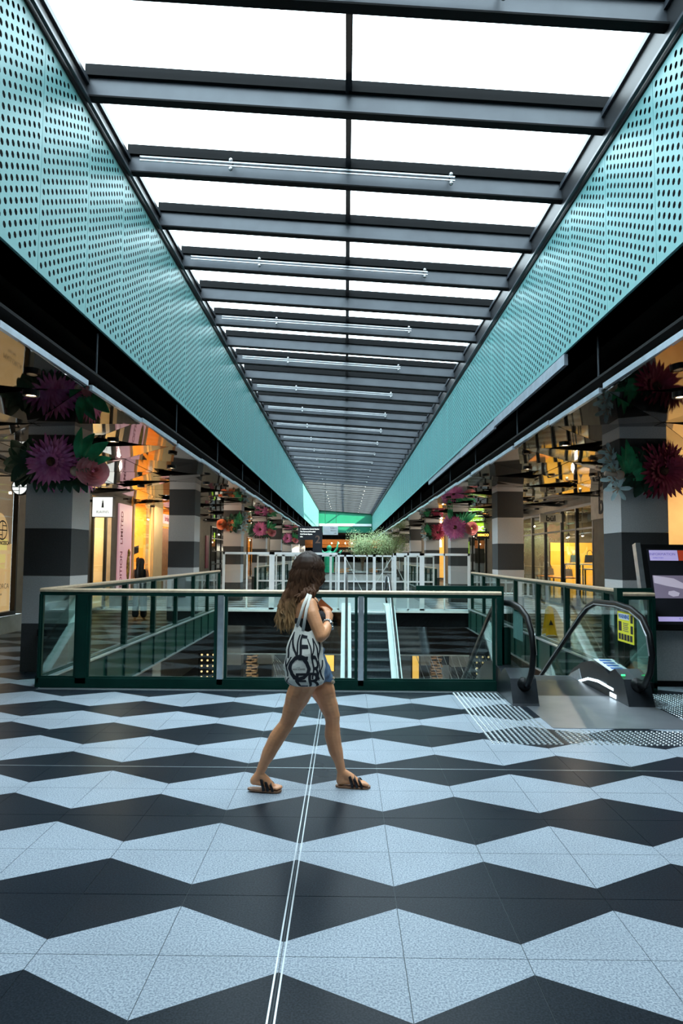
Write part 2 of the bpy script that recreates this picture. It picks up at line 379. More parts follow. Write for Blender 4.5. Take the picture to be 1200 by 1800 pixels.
# ---- perforated fascia walls
def perf_mesh(P, H, name):
    nx, ny = 12, int(round(H/.112)); mx, mz = .022, .03
    cx = (P-2*mx-.006)/nx; cz = (H-2*mz)/(ny+.5); mb = MB()
    def quad(y0, y1, z0, z1): mb.add([(0, y0, z0), (0, y1, z0), (0, y1, z1), (0, y0, z1)], [(0, 1, 2, 3)])
    h = .003
    quad(h, h+mx, 0, H); quad(P-h-mx, P-h, 0, H); quad(h+mx, P-h-mx, 0, mz); quad(h+mx, P-h-mx, H-mz, H)
    R = min(cx, cz)*.29
    for i in range(nx):
        ya = h+mx+i*cx; o = .5*cz if i % 2 else 0
        if i % 2: quad(ya, ya+cx, mz, mz+.5*cz)
        else: quad(ya, ya+cx, H-mz-.5*cz, H-mz)
        for j in range(ny):
            za = mz+o+j*cz; yc, zc = ya+cx/2, za+cz/2
            sq = []
            for q in range(8):
                a = pi/8 + q*pi/4; c_, s_ = cos(a), sin(a); m_ = 1
                # point on cell rectangle
                px = (cx/2 if c_ > 0 else -cx/2) if abs(c_) > .3 and q not in (1, 2, 5, 6) else c_*cx*.5
                pz = s_*cz*.5 if q in (0, 3, 4, 7) else (cz/2 if s_ > 0 else -cz/2)
                sq.append((0, yc+px, zc+pz))
            cr = [(0, yc+cx/2, zc+cz/2), (0, yc-cx/2, zc+cz/2), (0, yc-cx/2, zc-cz/2), (0, yc+cx/2, zc-cz/2)]
            ho = [(0, yc+R*cos(pi/8+q*pi/4), zc+1.12*R*sin(pi/8+q*pi/4)) for q in range(8)]
            n = len(mb.v); mb.v += sq + ho + cr
            for q in range(8):
                q2 = (q+1) % 8
                if q % 2 == 0 :
                    cn = {0: 0, 2: 1, 4: 2, 6: 3}[q]
                    mb.f += [(n+q, n+16+cn, n+q2, n+8+q2, n+8+q)]
                else: mb.f += [(n+q, n+q2, n+8+q2, n+8+q)]
    # returned edges give the sheet its thickness
    for y in (h, P-h): mb.add([(0, y, 0), (0, y, H), (.03, y, H), (.03, y, 0)], [(0, 1, 2, 3)])
    mb.add([(0, h, 0), (0, P-h, 0), (.03, P-h, 0), (.03, h, 0)], [(0, 1, 2, 3)])
    return mesh_of(mb, name, 'teal')
P = 1.195; ZB = 4.33
def fascia(side, X, ztop, yseam, nm):
    s = -1 if side == 'left' else 1
    w = struct('wall_' + nm, MB().box(min(X+s*.10, X+s*.4), max(X+s*.10, X+s*.4), .4, YE, ZB, ztop), 'hole_dark')
    me = perf_mesh(P, ztop-ZB, 'perforated_panel')
    if s < 0: me.transform(Matrix.Scale(-1, 4, (1, 0, 0))); me.flip_normals()
    n0 = int((yseam-.6)//P)
    for i in range(-n0, int((YE-yseam)/P)):
        y = yseam + i*P
        if y < .2: continue
        obj_at('perforated_panel', me, (X, y, ZB), w)
    return w
wl = fascia('left', XF_L, 6.65, 6.36, 'upper_left'); wr = fascia('right', XF_R, 6.13, 6.20, 'upper_right')
def gutter(X, s, z0, z1, n):
    g = struct('trim_%d' % n, MB().box(min(X, X+s*.3), max(X, X+s*.3), .4, YE, z0, z1), 'steel_dark')
    obj('gutter_lip', MB().box(X-s*.03-.02, X-s*.03+.02, .4, YE, z0+.04, z0+.07).box(X-.03, X+.03, .4, YE, z1-.10, z1-.04), 'steel', g)
    return g
gutter(XF_L+.02, -1, 6.66, 7.0, 1); gutter(XF_R-.02, 1, 6.14, 6.63, 2)
# light metal return under the right fascia, in stepped lengths
rt = struct('trim_3', MB().box(XF_R+.0, XF_R+.05, 8.9, 13.2, 4.17, ZB-.01), 'edge_metal')
obj('return_piece', B(XF_R+.02, XF_R+.07, 13.3, 17.2, 4.15, ZB-.01), 'edge_metal', rt)
obj('return_piece', B(XF_R+.03, XF_R+.08, 17.3, 24, 4.18, ZB-.01), 'edge_metal', rt)

# ---- skylight
def zr(x): return 6.81 - .064*x
sky = struct('window_1', MB().prism([(0-.035, 1.3, zr(0)-.02), (.035, 1.3, zr(0)-.02), (.035, 1.3, zr(0)+.08), (-.035, 1.3, zr(0)+.08)], (0, YE-1.3, 0)), 'steel_dark')
sky['label'] = 'long glazed roof light over the hall'
LX, RX = -2.95, 2.93
def slope_box(mb, y0, y1, a, b, x0=LX, x1=RX):   # box following the roof slope, a..b above the beam-top plane
    mb.add([(x, y, zr(x)+z) for x in (x0, x1) for y in (y0, y1) for z in (a, b)],
           [(0, 1, 3, 2), (4, 6, 7, 5), (0, 4, 5, 1), (2, 3, 7, 6), (0, 2, 6, 4), (1, 5, 7, 3)])
beam = MB(); slope_box(beam, -.01, .01, -.25, -.02)
fl_ = MB(); slope_box(fl_, -.06, .06, -.27, -.25); slope_box(fl_, -.06, .06, -.02, .0)
fme = mesh_of(fl_, 'flange', 'black')  # flanges coloured black to carry the shade under the beams
cap = MB(); slope_box(cap, -.045, .045, -.012, .12)
bme = mesh_of(beam, 'roof_beam', 'steel'); cme = mesh_of(cap, 'glazing_bar', 'black')
ys = [1.35 + 1.5*i for i in range(50)]; ys = [y for y in ys if y < YE]
pl = MB(); slope_box(pl, .03, 1.47, .055, .065, LX, -.03); pme1 = mesh_of(pl, 'glass_pane', 'sky_glass')
pl = MB(); slope_box(pl, .03, 1.47, .055, .065, .03, RX); pme2 = mesh_of(pl, 'glass_pane', 'sky_glass')
pipe = MB(); x0, x1 = -2.75, 1.4
for dz in (-.10, -.15): pipe.tube([(x0, -.14, zr(x0)+dz), (x1, -.14, zr(x1)+dz)], .012, 6)
for x in (-1.55, 1.35):
    pipe.ball((x, -.14, zr(x)-.07), .028, seg=8, ring=6).ball((x, -.14, zr(x)-.19), .028, seg=8, ring=6).tube([(x, -.14, zr(x)-.05), (x, -.01, zr(x)-.05)], .012, 6)
pime = mesh_of(pipe, 'conduit', 'zinc')
for i, y in enumerate(ys):
    bo = obj_at('roof_beam', bme, (0, y, 0), sky); obj_at('flange', fme, (0, y, 0), bo); obj_at('glazing_bar', cme, (0, y, 0), sky)
    obj_at('glass_pane', pme1, (0, y, 0), sky); obj_at('glass_pane', pme2, (0, y, 0), sky)
    if i % 2 == 1 and y > 4: obj_at('conduit', pime, (0, y, 0), sky)
# ---- end wall, plenums, back of the hall
ew = struct('wall_end', MB().box(-3.3, 3.3, YE, YE+.3, 4.3, 7.3), 'green_wall')
obj('white_band', B(-2.9, 2.8, YE-.06, YE, 5.02, 5.28), 'white_paint', ew)
struct('ceiling', MB().box(-9, XF_L-.1, -8, YE+18, 4.33, 4.45).box(XF_R+.1, 9, -8, YE+18, 4.33, 4.45)
       .box(-9, 9, -8, 1.3, 6.95, 7.1).box(-9, 9, YE+.3, YE+18, 4.3, 4.5), 'black')
struct('wall_back', B(-9, 9, -8.3, -8, -.4, 7.1), 'wall_grey')
struct('trim_4', MB().box(-4.8, -4.7, 1, YE, 3.75, 4.33).box(4.7, 4.8, 1, YE, 3.75, 4.33), 'black')
# thin hanger rods
mb = MB()
for side in (-1, 1):
    for i in range(16):
        y = 8.2 + i*3.94; mb.tube([(side*3.05, y, 3.5), (side*3.05, y, 4.33)], .012, 5)
struct('trim_5', mb, 'steel')

# ---- folded mirror ceilings
MOD = 1.97; YM = [7.4 + MOD*i for i in range(-3, 33)]
for side, nm in ((-1, 'ceiling_left'), (1, 'ceiling_right')):
    rnd = random.Random(5 + side)
    xs = [2.84, 4.35, 5.85, 7.25] if side < 0 else [2.80, 4.35, 5.85, 7.25]
    cl = struct(nm, MB().box(min(side*2.9, side*7.3), max(side*2.9, side*7.3), 1.4, YE-1, 3.70, 3.73), 'black')
    H = {}
    for i in range(len(YM)):
        for j in range(4):
            H[i, j] = 3.485 if j == 0 else 3.47 + rnd.uniform(-.05, .07) * (1 if 0 < j < 3 else .4)
    zedge = lambda i: 3.485
    for i in range(len(YM)-1):
        for j in range(3):
            y0, y1 = YM[i]+.012, YM[i+1]-.012; xa, xb = side*(xs[j]+.006), side*(xs[j+1]-.006)
            a = (xa, y0, H[i, j]); b = (xa, y1, H[i+1, j] - (.05 if j == 0 else 0)); c = (xb, y1, H[i+1, j+1]); d = (xb, y0, H[i, j+1] - (.10 if (i+j) % 2 else 0))
            g = .012
            for q_, tri in enumerate(((a, b, c), (a, c, d))):
                cen = sum((Vector(p) for p in tri), Vector())/3
                tp = [Vector(p) + (cen-Vector(p)).normalized()*g for p in tri]
                obj('ceiling_panel', MB().prism(tp, (0, 0, .014)), 'mirror' if (q_ + (j == 1)) % 2 == 0 and not (j == 2 and i % 2) else 'mirror_dimmed', cl)
        e = B(min(side*(xs[0]-.012), side*(xs[0]+.03)), max(side*(xs[0]-.012), side*(xs[0]+.03)), YM[i]+(.10 if i % 2 else .03), YM[i+1]-.02, 3.475-(.02 if i % 2 else 0), 3.535-(.02 if i % 2 else 0))
        obj('edge_trim', e, 'edge_metal', cl)

# ---- downlights (things)
dl = thing('downlight', 'x', 'ceiling light', (0, 0, 0), 'warm downlights in the mirrored ceilings')
obj('trim_ring', MB().lathe([(.055, 0), (.085, 0), (.085, .06), (.055, .06), (.055, 0)], seg=16), 'steel_dark', dl)
obj('lens', MB().lathe([(.0, .012), (.055, .012)], seg=16), 'lamp_warm', dl)
first = True; rnd = random.Random(11)
for side, sn in ((-1, 'left'), (1, 'right')):
    for row, (xx, rn) in enumerate(((3.35, 'atrium-side'), (5.1, 'middle'), (6.6, 'shop-side'))):
        for i in range(9):
            loc = (side*(xx + rnd.uniform(-.12, .12)), 7.1 + i*2.95 + row*.9 + rnd.uniform(-.3, .3), 3.30)
            lb = '%s small warm downlight from the front, %s row of the %s mirrored ceiling' % (ORD[i], rn, sn)
            if first: dl.location = loc; ORG[dl] = Vector(loc); dl['label'] = lb; first = False
            else: dup(dl, Vector(loc) - dl.location, lb)

# ---- lower level
low = struct('floor_lower', B(-12, 12, 2, 62, -5.2, -5.0), 'carpet')
struct('ceiling_lower', MB().box(-12, -3.9, 2, 62, -.62, -.47).box(3.9, 12, 2, 62, -.62, -.47).box(-12, 12, 2, Y0-.1, -.62, -.47).box(-12, 12, Y1+.1, Y2, -1.3, -.47).box(-12, 12, Y3, 62, -.62, -.47), 'black')
struct('wall_lower', MB().box(-12, 12, 3, 3.2, -5, -.6).box(-9.2, -9, 2, 62, -5, -.6).box(9, 9.2, 2, 62, -5, -.6).box(-9, 9, 44, 44.2, -5, -.6), 'wall_grey')
# glossy black bulkhead hung under the edge of the bridge
bk = struct('trim_6', B(-3.72, 3.72, Y1, Y1+.08, -1.27, -.03), 'mirror_dark')
obj('bottom_strip', B(-3.72, 3.72, Y1-.02, Y1+.06, -1.31, -1.27), 'alu', bk)
obj('top_strip', B(-3.72, 3.72, Y1-.03, Y1+.08, -.03, .03), 'white_paint', bk)
# green slab edges of the voids
def slab_edge(x, y0, y1, s, n):
    o = struct('trim_%d' % n, B(min(x, x-s*.05), max(x, x-s*.05), y0, y1, -.47, .09), 'green_panel')
    mb = MB(); y = y0+.4
    while y < y1: mb.box(min(x, x+(-s)*.0+s*-.08), max(x, x-s*.08), y-.02, y+.02, -.46, .07); y += .875
    obj('rib', mb, 'green', o)
    obj('edge_bead', MB().box(x-.09 if s > 0 else x-.02, x+.02 if s > 0 else x+.09, y0, y1, -.49, -.465).box(x-.07 if s > 0 else x-.02, x+.02 if s > 0 else x+.07, y0, y1, .085, .105), 'alu', o)
slab_edge(-3.75, Y0, Y1, -1, 7); slab_edge(3.75, Y0, Y1, 1, 8); slab_edge(-3.75, Y2, Y3, -1, 9); slab_edge(3.75, Y2, Y3, 1, 10)
struct('trim_11', B(-3.75, 2.0, Y0-.02, Y0+.03, -.47, 0), 'green_panel')
# metal walking surface of the bridge
br = struct('floor_bridge', B(-2.75, 2.75, Y1+.02, Y2-.05, -.003, .004), 'plate')
obj('kerb', B(-2.9, 2.9, Y2-.2, Y2, .004, .10), 'white_paint', br)
mb = MB()
for i in range(46):
    for j in range(5): mb.lathe([(.018, .004), (.014, .010), (.0, .010)], (-1.0 + i*.07, Y1+.15+j*.09, 0), 6)
obj('tactile_stud_field', mb, 'white_paint', br, kind='stuff')

# ================================================================== COLUMNS
cs = 0.66
def column(X, y, lab):
    t = thing('striped_column', lab, 'column', (X, y+.33, 0), 'striped stone columns')
    for b in range(6):
        z0, z1 = b*.667, min((b+1)*.667, 3.72) - .004
        obj('stone_band', MB().prism([(X-.33, y, z0), (X+.33, y, z0), (X+.33, y+cs, z0), (X-.33, y+cs, z0)], (0, 0, z1-z0)), 'stone_dark' if b % 2 == 0 else 'stone_light', t)
    return t
CY = [9.65 + 7.85*i for i in range(8)]
XC = 4.20
cl0 = column(-XC, CY[0], 'nearest striped grey column on the left, wrapped in pink flowers')
for i in range(1, 8): dup(cl0, (0, CY[i]-CY[0], 0), '%s grey and charcoal banded stone column along the left walkway' % ORD[i])
cr0 = column(XC, CY[0], 'nearest striped grey column on the right, behind the information kiosk')
for i in range(1, 8): dup(cr0, (0, CY[i]-CY[0], 0), '%s grey and charcoal banded stone column along the right walkway' % ORD[i])
socket = tag(obj('wall_box', B(-4.28, -4.16, 9.60, 9.65, .50, .59), 'black'), 'small black outlet box low on the nearest left column', 'outlet')

# ================================================================== FLOWERS
def frame_from(c, n, up=(0, 0, 1)):
    n = Vector(n).normalized(); u = Vector(up); x = u.cross(n).normalized(); y = n.cross(x); return mat_axes(Vector(c), x, y, n)
def petal(mb, L, Wd, ang, lift, curl, m, tipw=.25, n=5, z=0):
    rows = []
    for i in range(n+1):
        t = i/n; w = Wd*(.35 + 1.3*t - 1.15*t*t) if t < .85 else Wd*tipw
        if i == 0: w = Wd*.3
        r = L*t*cos(lift) + .02; h = L*t*sin(lift) - curl*t*t + z
        rows.append((r, w, h))
    pts = []
    for r, w, h in rows:
        for q, dz in ((-1, w*.15), (0, 0), (1, w*.15)):
            x, y = r, q*w/2; pts.append(m @ Vector((x*cos(ang)-y*sin(ang), x*sin(ang)+y*cos(ang), h+dz)))
    fs = []
    for i in range(n):
        for q in range(2): a = i*3+q; fs.append((a, a+1, a+4, a+3))
    mb.add(pts, fs)
def gerbera(parent, c, nrm, R, mt, seed=0):
    r = random.Random(seed); m = frame_from(c, nrm); mb = MB()
    for ring, (n, f, lift, zz) in enumerate(((30, 1.0, .10, 0), (26, .86, .28, .02), (22, .62, .55, .03), (18, .4, .8, .035))):
        for i in range(n): petal(mb, R*f*r.uniform(.88, 1.06), R*.20*(.6+.4*f), 2*pi*i/n + ring*.1 + r.uniform(-.05, .05), lift, R*.05, m, .12, z=zz)
    o = obj('gerbera', mb, mt, parent, True)
    h = MB().ball(m @ Vector((0, 0, .06)), R*.17, (1, 1, 1), 10, 6); obj('heart', h, 'flower_heart', o, True); return o
def rose(parent, c, nrm, R, mt, seed=0):
    r = random.Random(seed); m = frame_from(c, nrm); mb = MB()
    for ring in range(7):
        f = 1 - ring/7.3; n = 5 if ring < 5 else 3
        for i in range(n):
            a0 = 2*pi*i/n + ring*.63 + r.uniform(-.1, .1); span = 2*pi/n*.75; pts = []; N = 6; K = 4
            for k in range(K+1):
                t = k/K
                for q in range(N+1):
                    a = a0 + (q/N-.5)*2*span
                    edge = 1-abs(q/N-.5)**2*1.6
                    rad = R*(f*(.35+.65*t**.8)*(1 if t < .8 else 1.04)); hh = (R*.55*(1-f)+R*.5*t*edge*(1.2-f*.6)) if t < .9 else (R*.55*(1-f)+R*.5*t*edge*(1.2-f*.6)-R*.05*f)
                    pts.append(m @ Vector((rad*cos(a)*(.8+.2*edge), rad*sin(a)*(.8+.2*edge), hh)))
            fs = [(k*(N+1)+q, k*(N+1)+q+1, (k+1)*(N+1)+q+1, (k+1)*(N+1)+q) for k in range(K) for q in range(N)]
            mb.add(pts, fs)
    return obj('rose', mb, mt, parent, True)
def lily(parent, c, nrm, R, mt, seed=0):
    m = frame_from(c, nrm); mb = MB()
    for i in range(6): petal(mb, R, R*.42, 2*pi*i/6+seed, .55, R*.35, m, .15, 6)
    o = obj('lily', mb, mt, parent, True)
    st = MB()
    for i in range(5):
        a = 2*pi*i/5; st.tube([m @ Vector((0, 0, 0)), m @ Vector((.05*cos(a), .05*sin(a), R*.7))], .008, 5)
    obj('stamens', st, 'stamen', o); return o
def leaf(parent, a, b, Wd, mt, bend=.06, twist=(0, -1, 0)):
    a, b = Vector(a), Vector(b); d = (b-a); L = d.length; dn = d.normalized(); n = Vector(twist); n = (n-dn*n.dot(dn)).normalized(); s = dn.cross(n)
    N = 7; pts = []
    for i in range(N+1):
        t = i/N; w = Wd*sin(pi*min(1, t*.92+.06))**.8; p = a + dn*L*t + n*bend*sin(pi*t)
        pts += [p - s*w/2 + n*w*.18, p, p + s*w/2 + n*w*.18]
    fs = [(i*3+q, i*3+q+1, i*3+q+4, i*3+q+3) for i in range(N) for q in range(2)]
    return obj('leaf', MB().add(pts, fs), mt, parent, True)
def stamen_lamp(parent, c, dx):
    st = MB().tube([c, (c[0]+dx*.6, c[1]-.03, c[2]+.005), (c[0]+dx, c[1]-.04, c[2]+.015)], [.045, .028, .036], 8).ball(c, .07, seg=10, ring=8)
    obj('spotlight', st, 'stamen', parent, True, label='short cream projecting spotlight')
def bouquet_left(label):
    t = thing('flower_display', label, 'flowers', (-XC, CY[0], 2.6), 'giant flowers wrapped round the columns')
    yf = CY[0]-.04; xi = -XC+.36
    gerbera(t, (-4.14, yf-.03, 2.93), (.05, -1, 0), .40, 'petal_pink', 1)
    gerbera(t, (xi+.02, CY[0]+.28, 2.90), (1, -.15, 0), .38, 'petal_pink', 3)
    rose(t, (-3.60, CY[0]-.02, 2.80), (.6, -1, .2), .225, 'petal_rose', 2)
    r = random.Random(9)
    for a, b, w in [((-3.78, yf, 2.95), (-3.72, yf-.1, 3.42), .13), ((-3.76, yf, 2.98), (-3.55, yf-.06, 3.34), .17), ((-3.72, yf, 2.92), (-3.36, yf-.04, 3.22), .20), ((-3.7, yf, 2.9), (-3.32, yf, 3.0), .13)]:
        leaf(t, a, b, w, 'leafg')
    for i in range(13):
        a = pi*.5 + pi*i/12.; L = r.uniform(.28, .48)
        leaf(t, (-4.42, yf, 2.92), (-4.46+L*cos(a)*.9, yf-r.uniform(0, .06), 2.92+L*sin(a)), .2, 'leafd')
    for i in range(7): leaf(t, (-4.3+.1*i, yf+.01, 2.72), (-4.36+.12*i, yf-.02, 2.5), .12, 'leafd')
    stamen_lamp(t, (-3.80, CY[0]-.12, 2.80), .20)
    return t
fl = bouquet_left('huge pink gerbera and rose display on the nearest left column')
dup(fl, (0, CY[3]-CY[0], 0), 'pink gerbera and rose display on the fourth left column, beside white lilies nearer')
dup(fl, (0, CY[5]-CY[0], 0), 'small distant pink flower display on the sixth left column')
def bouquet_white(x, y, s, label, warm):
    t = thing('flower_display', label, 'flowers', (x, y, 2.6), 'giant flowers wrapped round the columns')
    for i in range(5):
        lily(t, (x+s*(.36+.03*(i % 2)), y+.0+.06*i, 2.62+.13*i), (s*.8, -1, .2*i-.3), .20, 'petal_white', i)
    if warm:
        gerbera(t, (x-.05, y-.05, 2.78), (0, -1, 0), .26, 'petal_orange', 5); rose(t, (x-.38, y-.04, 2.8), (-.3, -1, 0), .2, 'petal_orange', 6)
    else:
        gerbera(t, (x+.22, y-.05, 2.86), (.1, -1, 0), .42, 'petal_mag', 5); gerbera(t, (x+.36, y+.02, 3.02), (.8, -.6, 0), .30, 'petal_mag', 6)
    r = random.Random(3)
    for i in range(8):
        leaf(t, (x+s*.25, y-.05, 2.75), (x+s*(.42-.07*i), y-.10, 3.3-.1*abs(i-2)), .12, 'leafg')
    for i in range(10):
        a = 2*pi*i/10; leaf(t, (x+s*.05, y-.03, 2.85), (x+s*.05+.34*cos(a), y-.05, 2.85+.38*sin(a)), .2, 'leafd')
    return t
bouquet_white(-XC, CY[2], 1, 'white lilies and orange blooms on the third left column', True)
fw = bouquet_white(XC, CY[0], -1, 'dark magenta gerbera and white lily display on the nearest right column', False)
stamen_lamp(fw, (3.82, CY[0]-.1, 2.80), -.22)
def bouquet_right(label):
    t = thing('flower_display', label, 'flowers', (XC, CY[2], 2.6), 'giant flowers wrapped round the columns'); y = CY[2]-.05
    gerbera(t, (4.02, y, 2.75), (-.1, -1, 0), .48, 'petal_pink', 8); gerbera(t, (3.84, y+.2, 2.85), (-1, -.4, 0), .42, 'petal_pink', 9)
    rose(t, (4.62, y, 2.72), (.1, -1, 0), .25, 'petal_rose', 4)
    for i in range(6): leaf(t, (4.35, y, 2.9), (4.05+.15*i, y-.05, 3.35-.03*abs(i-3)), .15, 'leafg')
    for i in range(3): leaf(t, (3.85, y, 3.0), (3.75+.08*i, y-.05, 3.45), .12, 'leafg')
    return t
bouquet_right('pink gerberas and a pale rose on the third right column')
dup(fw, (0, CY[3]-CY[0], 0), 'dark red flower display on the fourth right column, left of the orange banner')

# ================================================================== BALUSTRADES
def rail(name_label, p0, p1, gaps, group=None, cap=True, h=1.2, posts=None, kerb=True, cat='railing', frames=True):
    """gaps: list of (a,b) glass panel extents along the run"""
    p0, p1 = Vector(p0), Vector(p1); d = (p1-p0); L = d.length; d.normalize(); n = Vector((-d.y, d.x, 0))
    m = mat_axes(p0, d, n, Vector((0, 0, 1)))
    t = thing('glass_balustrade', name_label, cat, tuple(p0), group)
    def part(nm, mb, mt, par=None, **k): return obj(nm, mb.xf(m), mt, par or t, **k)
    if kerb: part('kerb', MB().box(-.02, L, -.045, .045, 0, .115), 'green')
    if cap: part('handrail', MB().prism([(0, -.035, h-.03), (0, .035, h-.03), (0, .04, h-.005), (0, .02, h+.012), (0, -.02, h+.012), (0, -.04, h-.005)], (L, 0, 0)), 'cream_rail')
    part('top_rail', MB().box(0, L, -.028, .028, h-.075, h-.031), 'green')
    for a, b in gaps:
        g = part('glass_panel', MB().box(a+.01, b-.01, -.006, .006, .12, h-.08), 'glass')
        if frames:
            part('frame', MB().box(a-.025, a+.012, -.02, .02, .115, h-.075).box(b-.012, b+.025, -.02, .02, .115, h-.075).box(a, b, -.015, .015, .115, .135), 'green', g)
    for q in (posts or []): part('post', MB().box(q[0], q[1], -.045, .045, .05, h-.06), q[2] if len(q) > 2 else 'green')
    return t
X0 = -3.79
r1 = rail('long glazed green balustrade with oak handrail behind the walking woman', (X0, Y0, 0), (1.93, Y0, 0),
     [(.03, .45), (.62, 2.18), (2.32, 3.92), (4.05, 5.62)],
     posts=[(.0, .02), (.47, .60), (2.215, 2.285, 'alu'), (3.952, 4.018, 'alu'), (5.66, 5.72)])
rail('short glazed balustrade section right of the near escalator', (3.43, Y0, 0), (3.82, Y0, 0), [(.06, .33)], posts=[(0, .05), (.35, .39)])
def side_rail(x, ya, yb, lab, y_first):
    gaps = []; posts = []; y = y_first; prev = ya
    while y < yb - .3:
        posts.append((y-ya-.045, y-ya+.045)); gaps.append((prev-ya+.07, y-ya-.07)); prev = y; y += 1.77
    gaps.append((prev-ya+.07, yb-ya-.07)); posts.append((yb-ya-.06, yb-ya))
    return rail(lab, (x, ya, 0), (x, yb, 0), gaps, posts=posts, group='side balustrades of the voids', frames=False)
side_rail(-3.80, Y0+.06, Y1-.1, 'green post balustrade along the left side of the near void', 10.1)
side_rail(3.80, Y0+.06, Y1-.1, 'green post balustrade along the right side of the near void', 10.1)
side_rail(-3.80, Y2, Y3, 'distant green balustrade along the left side of the far void', Y2+.1)
side_rail(3.80, Y2, Y3, 'distant green balustrade along the right side of the far void', Y2+.1)
# dark green guard round the escalator mouth
t = thing('escalator_guard', 'dark green steel guard arm and box beside the near escalator', 'guard', (1.9, Y0, 0))
obj('arm', B(.88, 1.97, Y0+.03, Y0+.10, 1.215, 1.275), 'green', t)
obj('upright', B(1.90, 1.97, Y0+.02, Y0+.10, .0, 1.275), 'green', t)
obj('box', MB().prism([(1.93, Y0+.02, .22), (2.04, Y0+.02, .22), (2.05, Y0+.02, .25), (2.05, Y0+.02, .74), (2.03, Y0+.02, .77), (1.93, Y0+.02, .77)], (0, .16, 0)), 'green', t)
t = thing('escalator_guard', 'dark green post with oak cap right of the near escalator', 'guard', (3.40, Y0, 0))
obj('cap_bar', B(3.40, 3.82, Y0+.03, Y0+.09, 1.215, 1.265), 'green', t)
obj('upright', B(3.36, 3.43, Y0-.02, Y0+.09, 0, 1.265), 'green', t)

# white framed screens at both edges of the bridge
def screen(label, x0, x1, y, xs, ztop=1.76, brace=None, zlow=.0, mid=None, group='white framed glass screens'):
    t = thing('glass_screen', label, 'screen', (x0, y, 0), group)
    obj('top_rail', B(x0, x1, y-.03, y+.03, ztop-.07, ztop), 'white_paint', t)
    obj('bottom_rail', B(x0, x1, y-.03, y+.03, .0, .08), 'white_paint', t)
    if mid: obj('mid_rail', B(x0, x1, y-.025, y+.025, mid-.03, mid+.03), 'white_paint', t)
    for x, w in xs: obj('post', B(x-w/2, x+w/2, y-.03, y+.03, zlow, ztop), 'white_paint', t)
    obj('glass_panel', B(x0+.02, x1-.02, y-.006, y+.006, .1, ztop-.08), 'shop_glass', t)
    if brace:
        for a, b in brace: obj('tie_rod', MB().tube([(a[0], y+.04, a[1]), (b[0], y+.04, b[1])], .016, 5), 'white_paint', t)
    return t
ys_ = Y1+.12
screen('near white framed glass screen left of the far escalator', -3.74, -.18, ys_, [(-3.71, .07), (-3.0, .04), (-2.24, .16), (-1.3, .05), (-.21, .07)])
screen('near white framed glass screen right of the far escalator', 1.46, 3.78, ys_, [(1.49, .09), (1.9, .05), (2.32, .14), (3.0, .04), (3.75, .08)])
screen('white balustrade with slim bars across the far side of the bridge', -3.7, 3.7, Y2-.1,
       [(-3.68, .06), (-2.9, .05), (-2.6, .12), (-2.1, .05), (-1.6, .05), (-1.2, .1), (-.62, .1), (-.4, .06), (-.02, .09), (.35, .05), (.9, .06), (1.2, .12), (1.55, .04), (1.95, .05), (2.1, .05), (2.5, .1), (3.0, .05), (3.68, .06)],
       1.72, [((-.02, 1.65), (.75, .1)), ((1.95, 1.65), (1.0, .1)), ((1.95, 1.65), (2.7, .1)), ((-2.2, 1.65), (-1.5, .1))], mid=.62)

